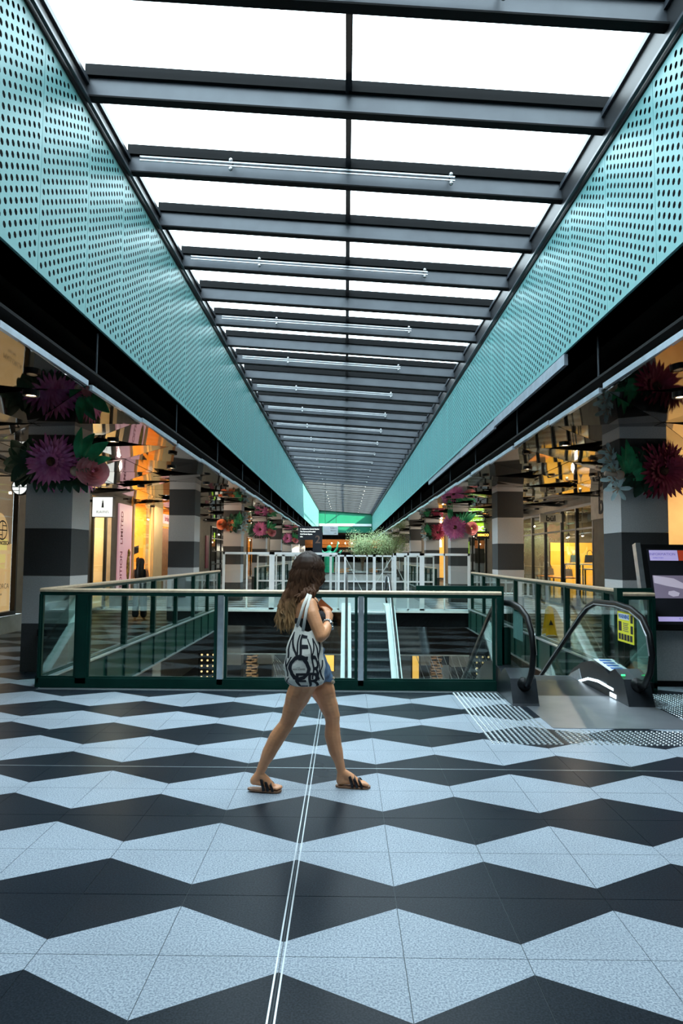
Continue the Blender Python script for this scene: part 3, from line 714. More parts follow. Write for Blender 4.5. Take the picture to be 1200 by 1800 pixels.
# ================================================================== ESCALATORS
def escalator(label, x0, x1, ys, sg, light_skin, zdrop=5.0):
    """steps between x0..x1, incline starts at ys, going down towards sg*Y"""
    t = thing('escalator', label, 'escalator', ((x0+x1)/2, ys - sg*1.5, 0))
    K = math.tan(radians(30)); Y = lambda s: ys + sg*s
    skin = 'white_paint' if light_skin else 'esc_dark'
    n = int(zdrop/.21)
    rise, run = .21, .21/K
    sm = MB().box(x0+.01, x1-.01, 0, 0, 0, 0); sm = MB()
    a, b = sorted((0, sg*run))
    sm.box(x0+.01, x1-.01, a, b, -.03, 0)
    ry = sg*run
    sm.box(x0+.01, x1-.01, min(ry, ry-sg*.02), max(ry, ry-sg*.02), -rise, -.03)
    for i in range(12):
        xx = x0+.04+(x1-x0-.1)*i/11; sm.box(xx, xx+.02, min(ry, ry+sg*.008), max(ry, ry+sg*.008), -rise+.02, -.03)
    me = mesh_of(sm, 'step', 'esc_step', off=(t.location.x, 0, 0))
    em = mesh_of(MB().box(x0+.02, x1-.02, min(ry, ry+sg*.012), max(ry, ry+sg*.012), -.028, .004), 'step_edge', 'esc_edge', off=(t.location.x, 0, 0))
    for i in range(n):
        o = obj_at('step', me, (t.location.x, Y(i*run), -i*rise), t); obj_at('edge', em, (t.location.x, Y(i*run), -i*rise), o)
    # skirts, glass, handrails, newels for both sides
    for side, xi in ((-1, x0), (1, x1)):
        xa, xb = (xi, xi+side*.27); lo, hi = sorted((xa, xb))
        zt = .16
        end = n*run
        prof = [(-1.55, 0.0), (-1.5, .05), (-1.25, .20), (-.9, .30), (-.45, .33), (-.1, .26), (.25, .12), (end, -(end-.2)*K+.14), (end+1.1, -zdrop+.25), (end+1.4, -zdrop+.02), (end+1.4, -zdrop-.1), (end, -zdrop-.2), (.2, -.55), (-1.0, -.3), (-1.0, 0)]
        if light_skin: prof = [(-1.55, 0), (-1.5, .12), (-1.2, .2), (0, .2), (.35, .08)] + prof[7:12] + [(.2, -.55), (0, -.3), (0, 0)]
        obj('skirt_housing', MB().prism([(lo, Y(s), z) for s, z in prof], (hi-lo, 0, 0)), skin, t)
        # inner bright skirt and deck strip
        xin = xi - side*.004
        obj('inner_skirt', MB().prism([(xin, Y(s), z) for s, z in [(-.1, .02), (0, .16), (.35, .04), (end, -(end-.2)*K+.06), (end, -(end-.2)*K-.12), (.2, -.14), (0, -.02)]], (side*.006, 0, 0)), 'alu', t)
        xg = xi + side*.13
        # handrail path
        hp = [(-1.50, .22), (-1.72, .26), (-1.86, .42), (-1.92, .62), (-1.86, .82), (-1.70, .97), (-1.42, 1.05), (-1.0, 1.08), (-.3, 1.06), (0, .98), (.3, .83)]
        hp += [(.3 + (end-.3)*q/6, .83 - (end-.3)*q/6*K) for q in range(1, 7)]
        e0, z0 = hp[-1]
        hp += [(e0+.5, z0-.15), (e0+1.2, z0-.16), (e0+1.5, z0-.35), (e0+1.5, z0-.65), (e0+1.25, z0-.8)]
        sec = MB(); pts = [(xg, Y(s), z) for s, z in hp]
        sec.tube(pts, .042, 10, flat=.75, up=(1, 0, 0)); obj('handrail', sec, 'rubber', t, True)
        inner = [(xg - side*.034, Y(s), z - .02) for s, z in hp[3:16]]
        obj('handrail_track', MB().tube(inner, .008, 5), 'alu', t)
        # glass
        gp = [(s*.985 if s < 0 else s, z-.035) for s, z in hp[1:17]] 
        low_ = [(hp[16][0], hp[16][1]-.85), (.3, .05), (-.3, .25), (-1.3, .2)]
        obj('glass_panel', MB().prism([(xg-.006, Y(s), z) for s, z in gp + low_], (.012, 0, 0)), 'glass', t)
        # newel foot
        if not light_skin:
            obj('newel_foot', MB().prism([(lo-.01, Y(s), z) for s, z in [(-1.64, 0), (-1.62, .03), (-1.5, .28), (-1.25, .36), (-1.1, .30), (-.9, 0)]], (hi-lo+.02, 0, 0)), 'esc_dark', t)
            obj('handrail_inlet', MB().ball((xg, Y(-1.52), .22), .085, (.9, 1, 1), 12, 8), 'rubber', t, True)
    obj('landing_plate', B(x0-.13, x1+.28, min(Y(-2.6), Y(-1.05)), max(Y(-2.6), Y(-1.05)), .0015, .006) if not light_skin else B(x0-.05, x1+.05, Y(-.05)-.0, Y(-1.4), .005, .009), 'plate', t)
    obj('comb_plate', B(x0+.01, x1-.01, *sorted((Y(-1.05), Y(.0))), -.02, .005) if not light_skin else B(x0+.01, x1-.01, *sorted((Y(-.3), Y(.02))), .0, .012), 'esc_dark' if not light_skin else 'white_paint', t)
    obj('truss', MB().prism([(x0-.2, Y(s), z) for s, z in [(0, -.3), (n*run+1.5, -zdrop-.02), (n*run-1, -zdrop-.1), (1.2, -1.1), (0, -.8)]], (x1-x0+.4, 0, 0)), 'black', t)
    return t
e1 = escalator('near escalator with black handrails going down beside the tactile strips', 2.13, 3.13, 9.30, 1, False)
e2 = escalator('far escalator with pale sides coming down from the bridge behind the woman', .16, 1.18, Y1-.45, -1, True)
# led strips and signals on the near escalator
obj('led_strip', MB().prism([(3.118, y, z) for y, z in [(9.6, -.15), (9.3, .01), (8.95, .105), (8.6, .135), (8.1, .125), (8.1, .095), (8.6, .105), (8.95, .075), (9.3, -.02), (9.6, -.18)]], (.008, 0, 0)), 'lamp_led', e1)
obj('skirt_lamp', B(3.112, 3.122, 8.02, 8.2, .02, .065), 'lamp_led', e1)
obj('run_signal', B(3.12, 3.16, 7.85, 7.87, .31, .325), 'lamp_green', e1)
obj('deck_sticker', MB().prism([(3.14, 8.8, .36), (3.14, 8.25, .30), (3.38, 8.25, .30), (3.38, 8.8, .36)], (0, 0, .004)), 'lamp_led' if 0 else 'white_paint', e1, label='pale instruction sticker with blue marks')
mk = MB()
for i in range(4): mk.box(3.19+.0*i, 3.33, 8.30+.12*i, 8.36+.12*i, .335, .375)
M['blue_ink'] = pm('blue_ink', (.03, .15, .45), scale=9, rough=.5)
mk = MB()
for i in range(4): mk.prism([(3.19, 8.32+.12*i, .3125+.0132*i+.001), (3.33, 8.32+.12*i, .3125+.0132*i+.001), (3.33, 8.38+.12*i, .319+.0132*i+.001), (3.19, 8.38+.12*i, .319+.0132*i+.001)], (0, 0, .004))
obj('sticker_marks', mk, 'blue_ink', e1)
# yellow warning sign on the right glass and pale sign on the left glass (both face the boarding side)
xs_ = 3.13+.13-.012
ws = obj('warning_sign', B(xs_-.003, xs_, 7.80, 8.26, .66, 1.01), 'yellow', e1, label='yellow WARNING sign with pictogram boxes on the right glass')
fr = mat_axes(Vector((xs_-.003, 8.03, .955)), Vector((0, -1, 0)), Vector((0, 0, 1)), Vector((-1, 0, 0)))
obj('sign_heading', MB().prism([fr @ Vector(p) for p in [(-.19, -.035, .001), (.11, -.035, .001), (.11, .035, .001), (-.19, .035, .001)]], (-.001, 0, 0)), 'white_paint', ws)
obj('sign_lettering', text_mb('WARNING', .065, fr @ Matrix.Translation((-.04, 0, .003)), .001, .002), 'blue_ink', ws)
mk = MB()
for i in range(5): mk.add([fr @ Vector(p) for p in [(-.2+.082*i, -.2, .002), (-.135+.082*i, -.2, .002), (-.135+.082*i, -.27, .002), (-.2+.082*i, -.27, .002)]], [(0, 1, 2, 3)])
for i in range(2): mk.add([fr @ Vector(p) for p in [(.145, .03-.12*i, .002), (.21, .03-.12*i, .002), (.21, -.06-.12*i, .002), (.145, -.06-.12*i, .002)]], [(0, 1, 2, 3)])
mk.add([fr @ Vector(p) for p in [(-.2, -.06, .002), (-.11, -.06, .002), (-.11, -.17, .002), (-.2, -.17, .002)]], [(0, 1, 2, 3)])
obj('pictogram', mk, 'ink', ws)
mk = MB()
for i in range(5): mk.add([fr @ Vector(p) for p in [(-.07, -.07-.022*i, .002), (.09-.02*(i % 2), -.07-.022*i, .002), (.09-.02*(i % 2), -.078-.022*i, .002), (-.07, -.078-.022*i, .002)]], [(0, 1, 2, 3)])
obj('small_print', mk, 'ink_grey', ws)
M['frosted'] = pm('pale_teal_sticker', (.45, .68, .68), scale=4, rough=.4)
obj('sign_panel', B(2.0+.012, 2.0+.016, 7.86, 8.30, .68, 1.0), 'frosted', e1, label='pale teal sign on the left glass, seen from behind')

# tactile studs round the escalator mouth
def studs(lab, x0, x1, y0, y1, bare):
    base = B(x0, x1, y0, y1, .0003, .0012); t = thing('tactile_strip', lab, 'tactile paving', (x0, y0, 0), 'tactile strips at the near escalator')
    mb = MB(); j = 0; y = y0+.03
    while y < y1-.02:
        x = x0+.03
        while x < x1-.02:
            n = len(mb.v); r = .0165
            for rr, z in ((r, .0002), (r*.7, .0055)):
                for k in range(6): a = pi*k/3; mb.v.append((x+rr*cos(a), y+rr*sin(a), z))
            for k in range(6): mb.f.append((n+k, n+(k+1) % 6, n+6+(k+1) % 6, n+6+k))
            mb.f.append(tuple(n+6+k for k in range(6))); x += .05
        y += .05; j += 1
    obj('stud_field', mb, 'alu', t, kind='stuff'); return t
studs('strip of steel studs on the floor left of the near escalator plate', 1.28, 1.97, 6.12, 8.45, 0)
studs('strip of steel studs across the floor in front of the near escalator plate', 1.97, 3.42, 6.12, 6.66, 0)
studs('strip of steel studs on the floor right of the near escalator plate', 3.44, 4.1, 6.12, 8.45, 0)

# ================================================================== INFORMATION KIOSK
kt = thing('information_kiosk', 'black tilted information screen on a grey pedestal at the right edge', 'kiosk', (4.45, 9.0, 0))
obj('pedestal', B(3.95, 5.2, 8.95, 9.4, .07, .86), 'stone_light', kt)
obj('plinth', B(3.93, 5.22, 8.93, 9.42, 0, .07), 'black', kt)
# local frame: x along, y up the tilted face
kf = mat_axes(Vector((3.86, 8.80, .74)), Vector((1, 0, 0)), Vector((0, .26, .966)).normalized(), Vector((0, -.966, .26)).normalized())
def kq(x0, x1, y0, y1, z0, z1): return MB().box(x0, x1, y0, y1, z0, z1).xf(kf)
obj('housing', kq(.03, 1.4, 0, 1.12, -.10, 0), 'black', kt); obj('side_frame', kq(-.035, .03, .02, 1.14, -.10, .004), 'alu', kt)
obj('screen', kq(.1, 1.3, .06, 1.06, 0, .002), 'ink', kt)
obj('screen_header', kq(.13, .50, .90, 1.04, .002, .004), 'screen_lilac', kt)
obj('screen_block', kq(.505, 1.2, .90, 1.04, .002, .004), 'screen_red', kt)
obj('screen_footer', kq(.13, 1.2, .10, .16, .002, .004), 'screen_lilac', kt)
obj('screen_picture', kq(.13, 1.2, .40, .70, .002, .004), 'screen_grey', kt)
pc = MB().add([kf @ Vector(p) for p in [(.14, .60, .005), (.30, .56, .005), (.52, .52, .005), (.62, .54, .005), (.40, .66, .005), (.14, .70, .005)]], [(0, 1, 2, 3, 4, 5)])
pc.add([kf @ Vector(p) for p in [(.30, .45, .005), (.36, .42, .005), (.43, .43, .005), (.45, .47, .005), (.38, .50, .005), (.31, .49, .005)]], [(0, 1, 2, 3, 4, 5)])
obj('picture_highlight', pc, 'screen_pale', kt)
M['screen_ink'] = glow('screen_text', (.2, .16, .4), .3)
obj('screen_lettering', text_mb('INFORMATION', .05, kf @ Matrix.Translation((.30, .985, .005)), .001), 'screen_ink', kt)
obj('screen_lettering', text_mb('DIRECTORY', .026, kf @ Matrix.Translation((.24, .935, .005)), .001), 'screen_ink', kt)
obj('screen_lettering', text_mb('\u2191 T', .04, kf @ Matrix.Translation((.42, .13, .005)), .001), 'screen_ink', kt)
tag(obj('bollard', MB().box(3.62, 3.74, 8.45, 8.6, .0, .13), 'black'), 'small black block on the floor beside the right escalator foot', 'block')

# wet floor sign behind the right balustrade
t = thing('wet_floor_sign', 'yellow folding wet floor sign standing behind the right balustrade', 'floor sign', (4.36, 14.8, 0))
for s_, nm in ((-1, 'front_board'), (1, 'rear_board')):
    o = obj(nm, MB().prism([(4.24, 14.8+s_*.14, 0), (4.30, 14.8+s_*.13, .02), (4.42, 14.8+s_*.13, .02), (4.48, 14.8+s_*.14, 0), (4.43, 14.8+s_*.02, .55), (4.39, 14.8+s_*.015, .61), (4.33, 14.8+s_*.015, .61), (4.29, 14.8+s_*.02, .55)], (0, .015*s_, 0)), 'yellow_plastic', t)
    if s_ < 0: obj('warning_mark', MB().prism([(4.31, 14.665+.012, .22), (4.41, 14.665+.012, .22), (4.36, 14.695, .33)], (0, -.006, 0)), 'ink', o)

# ================================================================== SHOP FRONTS
def shopwall(side, segs, name):
    s = side; x = s*XS
    mb = MB()
    for y0, y1, z0, z1 in segs: mb.box(min(x, x+s*.18), max(x, x+s*.18), y0, y1, z0, z1)
    return struct(name, mb, 'wall_beige')
# left: (y0,y1,z0,z1) solid pieces, the rest are openings
wL = shopwall(-1, [(-8, 13.0, 0, 3.73), (15.1, 19.2, 0, 3.73), (13.0, 15.1, 3.2, 3.73), (13, 15.1, 0, .40), (19.2, 21.3, 3.35, 3.73), (21.3, 23.25, 0, 3.73),
                   (23.25, 25.6, 3.62, 3.73), (23.25, 25.6, 0, .12), (25.6, 26.85, 0, 3.73), (26.85, 29.4, 3.55, 3.73), (29.4, 36.9, 0, 3.73),
                   (36.9, 43, 3.3, 3.73), (43, 50.5, 0, 3.73), (50.5, 57, 3.1, 3.73), (57, 93, 0, 3.73)], 'wall_left')
wR = shopwall(1, [(-8, 11.0, 0, 3.73), (11, 16.2, 3.5, 3.73), (16.2, 20.1, 0, 3.73), (20.1, 28.9, 3.3, 3.73), (28.9, 35.5, 0, 3.73), (35.5, 46, 3.2, 3.73),
                  (46, 50.8, 0, 3.73), (50.8, 56, 3.2, 3.73), (56, 93, 0, 3.73)], 'wall_right')
def interior(parent, side, y0, y1, depth, mt, fl='carpet', h=3.6):
    s = side; x0 = s*(XS+.18); x1 = s*(XS+depth); lo, hi = min(x0, x1), max(x0, x1)
    obj('interior_floor', B(lo, hi, y0-.2, y1+.2, -.1, 0), fl, parent)
    obj('interior_ceiling', B(lo, hi, y0-.2, y1+.2, h, h+.1), 'wall_grey', parent)
    obj('interior_wall', MB().box(min(x1, x1+s*.1), max(x1, x1+s*.1), y0-.2, y1+.2, 0, h).box(lo, hi, y0-.2, y0-.1, 0, h).box(lo, hi, y1+.1, y1+.2, 0, h), mt, parent)
    return (s*(XS+depth*.5), (y0+y1)/2, h-.08)
def shop_lamp(p, e, c, sx, sy): light('shop_lamp', 'AREA', p, e, c, size=sx, size_y=sy)
def glazing(label, side, y0, y1, z0, z1, mulls, group='shop windows', frame='steel_dark', dx=0.0, w=.05, rails=()):
    s = side; x = s*(XS-.03-dx); t = thing('shop_window', label, 'window', (x, y0, z0), group)
    mb = MB().box(x-.04, x+.04, y0, y1, z0, z0+w).box(x-.04, x+.04, y0, y1, z1-w, z1).box(x-.04, x+.04, y0, y0+w, z0+w, z1-w).box(x-.04, x+.04, y1-w, y1, z0+w, z1-w)
    obj('frame', mb, frame, t)
    ed = [y0] + list(mulls) + [y1]
    for m_ in mulls: obj('mullion', B(x-.05, x+.05, m_-w/2, m_+w/2, z0+w, z1-w), frame, t)
    for r_ in rails: obj('transom', B(x-.04, x+.04, y0+w, y1-w, r_-.03, r_+.03), frame, t)
    for a, b in zip(ed[:-1], ed[1:]): obj('pane', B(x-.006, x+.006, a+.03, b-.03, z0+w, z1-w), 'shop_glass', t)
    return t
def side_frame(side, y, z, x=None):    # writing that faces the walkway: reads correctly from inside the hall
    s = side; x = s*(XS-.08) if x is None else x
    return mat_axes(Vector((x, y, z)), Vector((0, 1, 0)) if s < 0 else Vector((0, -1, 0)), Vector((0, 0, 1)), Vector((-s, 0, 0)))
FF = lambda x, y, z: mat_axes(Vector((x, y, z)), Vector((1, 0, 0)), Vector((0, 0, 1)), Vector((0, -1, 0)))   # faces the camera side

# --- left window with arched cream backdrop
obj('plinth', B(-7.28, -6.98, 13.0, 14.9, 0, .36), 'white_wall', wL)
t = thing('shop_window', 'cream lit display window with round black emblem at the left edge', 'window', (-6.95, 13.9, .4))
obj('frame', MB().box(-7.0, -6.9, 13.0, 14.42, .38, .46).box(-7.0, -6.9, 14.36, 14.42, .46, 3.3).box(-7.0, -6.9, 13.0, 14.42, 3.28, 3.34), 'steel_dark', t)
obj('side_post', B(-7.28, -7.0, 14.44, 14.56, .4, 3.34), 'white_wall', t)
obj('pane', B(-6.96, -6.95, 13.0, 14.36, .46, 3.28), 'shop_glass', t)
bd = MB(); pts = [(-7.16, 13.2, .47), (-7.16, 14.33, .47), (-7.16, 14.33, 1.85)]
for i in range(9): a = pi*i/16; pts.append((-7.16, 13.80+.40*cos(a), 1.85+.62*sin(a)))
pts += [(-7.16, 13.2, 2.47)]
M['self_lit_cream'] = glow('self_lit_cream', (.95, .60, .27), .62); M['self_lit_beige'] = glow('self_lit_beige', (.42, .29, .18), .45)  # boards emit by themselves in place of lamplight falling on them
obj('arched_board', bd.prism([(x+.16, y, z) for x, y, z in pts], (.01, 0, 0)), 'self_lit_cream', t)
obj('back_panel', B(-7.03, -7.01, 13.0, 14.36, .46, 3.28), 'self_lit_beige', t)
sf = side_frame(-1, 13.82, 2.12, -6.944)
lg = MB()
def ring(mb, m, r0, r1, a0=0, a1=2*pi, n=32, d=.003):
    pts = []
    for i in range(n+1):
        a = a0+(a1-a0)*i/n
        for r in (r0, r1): pts.append(m @ Vector((r*cos(a), r*sin(a), d)))
    mb.add(pts, [(2*i, 2*i+1, 2*i+3, 2*i+2) for i in range(n)])
def strip(mb, m, x0, x1, y0, y1, d=.003): mb.add([m @ Vector(p) for p in [(x0, y0, d), (x1, y0, d), (x1, y1, d), (x0, y1, d)]], [(0, 1, 2, 3)])
def globe(mb, m, r):
    ring(mb, m, r*.86, r); strip(mb, m, -r*.9, r*.9, -r*.06, r*.06); strip(mb, m, -r*.06, r*.06, -r*.9, r*.9)
    strip(mb, m, r*.0, r*.75, r*.42, r*.52); strip(mb, m, -r*.75, 0, -r*.52, -r*.42)
globe(lg, sf, .20)
obj('emblem', lg, 'ink', t)
obj('lettering', text_mb('FRANCESCA', .105, side_frame(-1, 13.84, 1.86, -6.944), .002, .003), 'ink', t)
obj('lettering', text_mb('MALLORCA', .15, side_frame(-1, 13.78, .98, -6.944), .002, -.002), 'ink_grey', t)
obj('lettering', text_mb('COLLECTION', .055, side_frame(-1, 13.72, .82, -6.944), .002), 'ink_grey', t)
# round blade sign
t = thing('blade_sign', 'round lit white sign with black window-like emblem hanging left of the first column', 'sign', (-6.48, 13.55, 2.8))
obj('box', MB().lathe([(0, 0), (.165, 0), (.165, .09), (0, .09)], seg=32).xf(mat_axes(Vector((-6.48, 13.6, 2.97)), Vector((1, 0, 0)), Vector((0, 0, 1)), Vector((0, -1, 0)))), 'steel_dark', t)
obj('lit_face', MB().lathe([(0, .092), (.145, .092)], seg=32).xf(mat_axes(Vector((-6.48, 13.6, 2.97)), Vector((1, 0, 0)), Vector((0, 0, 1)), Vector((0, -1, 0)))), 'lamp_white', t)
lg = MB(); fm = FF(-6.48, 13.505, 2.97)
strip(lg, fm, -.15, .15, -.008, .008); strip(lg, fm, -.008, .008, -.15, .15); strip(lg, fm, 0, .13, .055, .067); strip(lg, fm, -.13, 0, -.08, -.068)
obj('emblem', lg, 'ink', t)
obj('bracket', MB().tube([(-7.3, 13.6, 3.2), (-6.45, 13.6, 3.2)], .015, 6).tube([(-6.48, 13.6, 3.2), (-6.48, 13.6, 3.1)], .012, 6), 'steel_dark', t)
# --- second left shop
p = interior(wL, -1, 19.2, 21.3, 2.6, 'cream'); shop_lamp(p, 240, (1, .78, .5), 1.2, 1.6)
glazing('dark framed window with a red coat behind the lit white sign', -1, 19.25, 20.75, 0.02, 3.3, [19.62], w=.09)
t = thing('mannequin', 'red hooded coat on a stand in the second left shop window', 'mannequin', (-7.75, 20.0, 0))
obj('coat', MB().lathe([(.02, 1.05), (.20, 1.0), (.24, .9), (.20, 1.35), (.17, 1.6), (.20, 1.72), (.15, 1.85), (.07, 1.9), (.02, 1.92)][1:], (-7.75, 20.0, 0), 12), 'red', t, True)
obj('hood', MB().ball((-7.75, 20.0, 1.98), .11, (1, .9, 1.2), 10, 8).prism([(-7.80, 20.05, 2.02), (-7.72, 20.12, 2.05), (-7.70, 20.28, 2.16)], (.03, 0, 0)), 'red', t, True)
obj('sleeve', MB().tube([(-7.72, 20.18, 1.78), (-7.70, 20.3, 1.5), (-7.66, 20.32, 1.22)], [.07, .06, .05], 8), 'red', t, True)
obj('sleeve', MB().tube([(-7.75, 19.82, 1.78), (-7.72, 19.72, 1.5), (-7.7, 19.72, 1.22)], [.07, .06, .05], 8), 'red', t, True)
obj('stand', MB().tube([(-7.75, 20, 0), (-7.75, 20, 1.0)], .02, 8).lathe([(0, 0), (.18, 0), (.18, .02), (0, .02)], (-7.75, 20, 0), 16), 'steel_dark', t)
t = thing('lightbox_sign', 'square white lit sign with a small lighthouse mark and dark lettering', 'sign', (-6.55, 18.6, 2.66))
obj('box', B(-6.90, -6.33, 18.55, 18.72, 2.66, 3.22), 'steel_dark', t)
obj('lit_face', B(-6.885, -6.345, 18.545, 18.55, 2.675, 3.205), 'lamp_white', t)
ic = MB(); fm = FF(-6.61, 18.543, 3.0)
ic.add([fm @ Vector(q) for q in [(-.035, -.08, 0), (.035, -.08, 0), (.02, .07, 0), (-.02, .07, 0)]], [(0, 1, 2, 3)]); strip(ic, fm, -.028, .028, .075, .10, 0); strip(ic, fm, -.01, .01, .11, .135, 0)
obj('emblem', ic, 'ink_grey', t)
obj('lettering', text_mb('RAINS', .11, FF(-6.61, 18.543, 2.80), .002, 0, 1.15), 'ink_grey', t)
obj('bracket', MB().box(-7.3, -6.9, 18.60, 18.66, 3.08, 3.14), 'steel_dark', t)
obj('dark_pier', B(-7.28, -7.16, 18.9, 19.22, 0, 3.45), 'steel_dark', wL)
# pink poster
t = thing('poster', 'tall pink lit poster with vertical lettering and golden figure', 'poster', (-7.25, 22.5, .35))
obj('panel', B(-7.29, -7.24, 21.85, 23.15, .35, 3.3), 'pink', t); M['maroon'] = pm('maroon_ink', (.35, .06, .12), scale=4, rough=.6)
vf = mat_axes(Vector((-7.235, 22.12, 1.9)), Vector((0, 0, 1)), Vector((0, -1, 0)), Vector((1, 0, 0)))
obj('lettering', text_mb('LIMITED', .30, vf @ Matrix.Translation((.62, 0, 0)), .002, .004), 'maroon', t); obj('lettering', text_mb('EDITION', .30, vf @ Matrix.Translation((-.72, 0, 0)), .002, .004), 'maroon', t)
g = MB().ball((-7.22, 22.8, 1.25), .22, (.12, .75, 2.2), 12, 10).ball((-7.20, 22.8, 1.72), .12, (.3, 1, 1.1), 10, 8)
obj('figure', g, 'gold', t, True)
# ochre arched window
p = interior(wL, -1, 23.25, 25.6, 2.6, 'ochre', 'orange_wood'); shop_lamp(p, 330, (1, .66, .28), 1.5, 2)
t = glazing('tall round-cornered window glowing ochre behind the walking woman in dark trousers', -1, 23.3, 25.55, .12, 3.6, [], frame='cream', w=.14)
obj('arch_infill', MB().prism([(-7.36, 23.44, 3.46), (-7.36, 23.44, 3.05), (-7.36, 23.55, 3.34), (-7.36, 23.85, 3.46)], (.07, 0, 0)).prism([(-7.36, 25.41, 3.46), (-7.36, 25.41, 3.05), (-7.36, 25.3, 3.34), (-7.36, 25.0, 3.46)], (.07, 0, 0)), 'cream', t)
for nm, y, z, w_, h_ in (('window_notice', 23.9, 1.83, .5, .26), ('window_notice', 24.05, 1.42, .3, .28)):
    obj(nm, MB().prism([(-7.30, y-w_/2, z-h_/2-.03), (-7.30, y+w_/2, z-h_/2+.03), (-7.30, y+w_/2, z+h_/2+.03), (-7.30, y-w_/2, z+h_/2-.03)], (.012, 0, 0)), 'ink', t)
for i in range(3):
    tag(obj('globe_lamp', MB().ball((-8.2-.3*i, 23.8+.8*i, 2.9-.35*i), .13, seg=14, ring=10).tube([(-8.2-.3*i, 23.8+.8*i, 3.6), (-8.2-.3*i, 23.8+.8*i, 3.0-.35*i)], .008, 5), 'lamp_warm', smooth=True),
        '%s glowing globe lamp hanging in the ochre shop window' % ORD[i], 'lamp')
for i in range(4):
    tb = thing('display_shelf', '%s shelf from the floor in the ochre shop window' % ORD[i], 'shelf', (-9.3, 24.4, .5+.6*i))
    obj('board', B(-9.85, -9.4, 23.3, 25.5, .5+.6*i, .54+.6*i), 'orange_wood', tb); obj('bracket', MB().box(-9.85, -9.5, 23.6, 23.64, .4+.6*i, .5+.6*i).box(-9.85, -9.5, 25.2, 25.24, .4+.6*i, .5+.6*i), 'steel_dark', tb)
light('shopfront_fill', 'POINT', (-6.5, 25.6, 3.1), 40, (1, .72, .36), size=.02)  # unseen points added to brighten the cream pilaster and door bay
light('shopfront_fill', 'POINT', (-6.5, 27.8, 3.1), 30, (1, .66, .32), size=.02)
# cream pilaster and door bay
obj('pilaster', B(-7.28, -7.18, 25.62, 26.83, 0, 3.70), 'cream', wL)
p = interior(wL, -1, 26.85, 29.4, 2.4, 'ochre', 'orange_wood'); shop_lamp(p, 130, (1, .7, .36), 1.2, 1.6)
dr = struct('door_1', B(-7.40, -7.35, 27.0, 28.5, 0, 2.75), 'orange_wood')
for i in range(5): obj('door_panel', MB().box(-7.35, -7.325, 27.15, 28.35, .15+.52*i, .58+.52*i), 'orange_wood', dr)
obj('door_handle', MB().tube([(-7.34, 28.42, .95), (-7.28, 28.42, .95), (-7.28, 28.42, 1.25), (-7.34, 28.42, 1.25)], .012, 6), 'gold', dr)
obj('door_frame', MB().box(-7.42, -7.3, 26.86, 26.98, 0, 3.5).box(-7.42, -7.32, 28.52, 28.6, 0, 2.8).box(-7.42, -7.3, 26.98, 29.3, 2.8, 2.92), 'cream', dr)
t = thing('shop_sign', 'pale fascia sign with maroon lettering above the orange wooden door', 'sign', (-7.3, 28, 2.95))
obj('panel', B(-7.34, -7.28, 27.0, 29.35, 2.93, 3.3), 'pink', t); obj('lettering', text_mb('bridesmaids', .30, side_frame(-1, 28.2, 3.12, -7.275), .004, .006), 'maroon', t)
t = thing('poster', 'dark poster with white figures 20 leaning by the orange door', 'poster', (-7.5, 28.8, .5))
obj('board', B(-7.46, -7.42, 28.65, 29.25, .5, 2.0), 'ink', t); obj('lettering', text_mb('20', .5, side_frame(-1, 28.95, 1.2, -7.415), .004, .01), 'white_paint', t); obj('lettering', text_mb('SALE', .2, side_frame(-1, 28.95, .75, -7.415), .004, .005), 'pink', t)
tx = thing('exit_sign', 'small green and white exit sign above the orange door', 'sign', (-7.2, 29.3, 3.2))
obj('box', B(-7.28, -7.0, 29.3, 29.36, 3.22, 3.45), 'lamp_white', tx); obj('figure', MB().box(-7.20, -7.08, 29.29, 29.3, 3.27, 3.40), 'leafg', tx)
# far left shops
p = interior(wL, -1, 36.9, 43, 2.4, 'wall_grey'); shop_lamp(p, 60, (1, .85, .65), 1.2, 4)
glazing('black gridded shop front between the second and third left columns', -1, 37, 43, .05, 3.25, [38.4, 39.9, 41.4], rails=(1.2, 1.9, 2.6))
tag(obj('banner', B(-7.28, -7.24, 35.6, 36.3, 1.0, 2.7), 'maroon'), 'narrow maroon banner on the wall between second and third left columns', 'banner')
tag(obj('lime_light', B(-7.7, -7.66, 40.0, 40.6, 2.5, 3.0), 'lamp_lime'), 'lime green light in the black gridded left shop front', 'light')
p = interior(wL, -1, 50.5, 57, 2.4, 'ochre'); shop_lamp(p, 260, (1, .66, .3), 1.2, 4)
glazing('distant ochre lit shop front between the third and fourth left columns', -1, 50.6, 56.9, .05, 3.05, [52.5, 54.5])
# --- right side
p = interior(wR, 1, 11.2, 16.2, 2.6, 'cream', 'orange_wood'); shop_lamp(p, 260, (1, .7, .36), 1.2, 3)
t = thing('shelving', 'warm lit wooden wall shelving at the right edge of the view', 'shelving', (9.3, 14, 0))
for i, z in enumerate((.6, 1.2, 1.75, 2.3, 2.75)): obj('shelf_board', B(8.6, 9.75, 12, 16, z, z+.08), 'orange_wood', t)
for y in (12.0, 13.3, 14.6, 16.0): obj('upright', B(8.65, 9.75, y-.03, y+.03, 0, 3.4), 'orange_wood', t)
obj('backlight', B(9.78, 9.8, 12, 16, 1.83, 2.3), 'ochre_glow', t)
k = 0; rnd = random.Random(4)
for z in (1.28, 1.83, 2.38):
    for i in range(7):
        y = 13.1 + i*.42; h = rnd.uniform(.16, .3)
        tag(obj('display_box', MB().box(8.75, 9.0, y, y+.22, z, z+h).box(8.74, 8.75, y+.04, y+.18, z+.04, z+h*.6), ['cream', 'white_wall', 'red'][k % 3]),
            '%s box from the near end, %s lit shelf of the right edge shelving' % (ORD[i], {1.28: 'lowest', 1.83: 'middle', 2.38: 'upper'}[z]), 'box', 'boxes on the right shelving'); k += 1
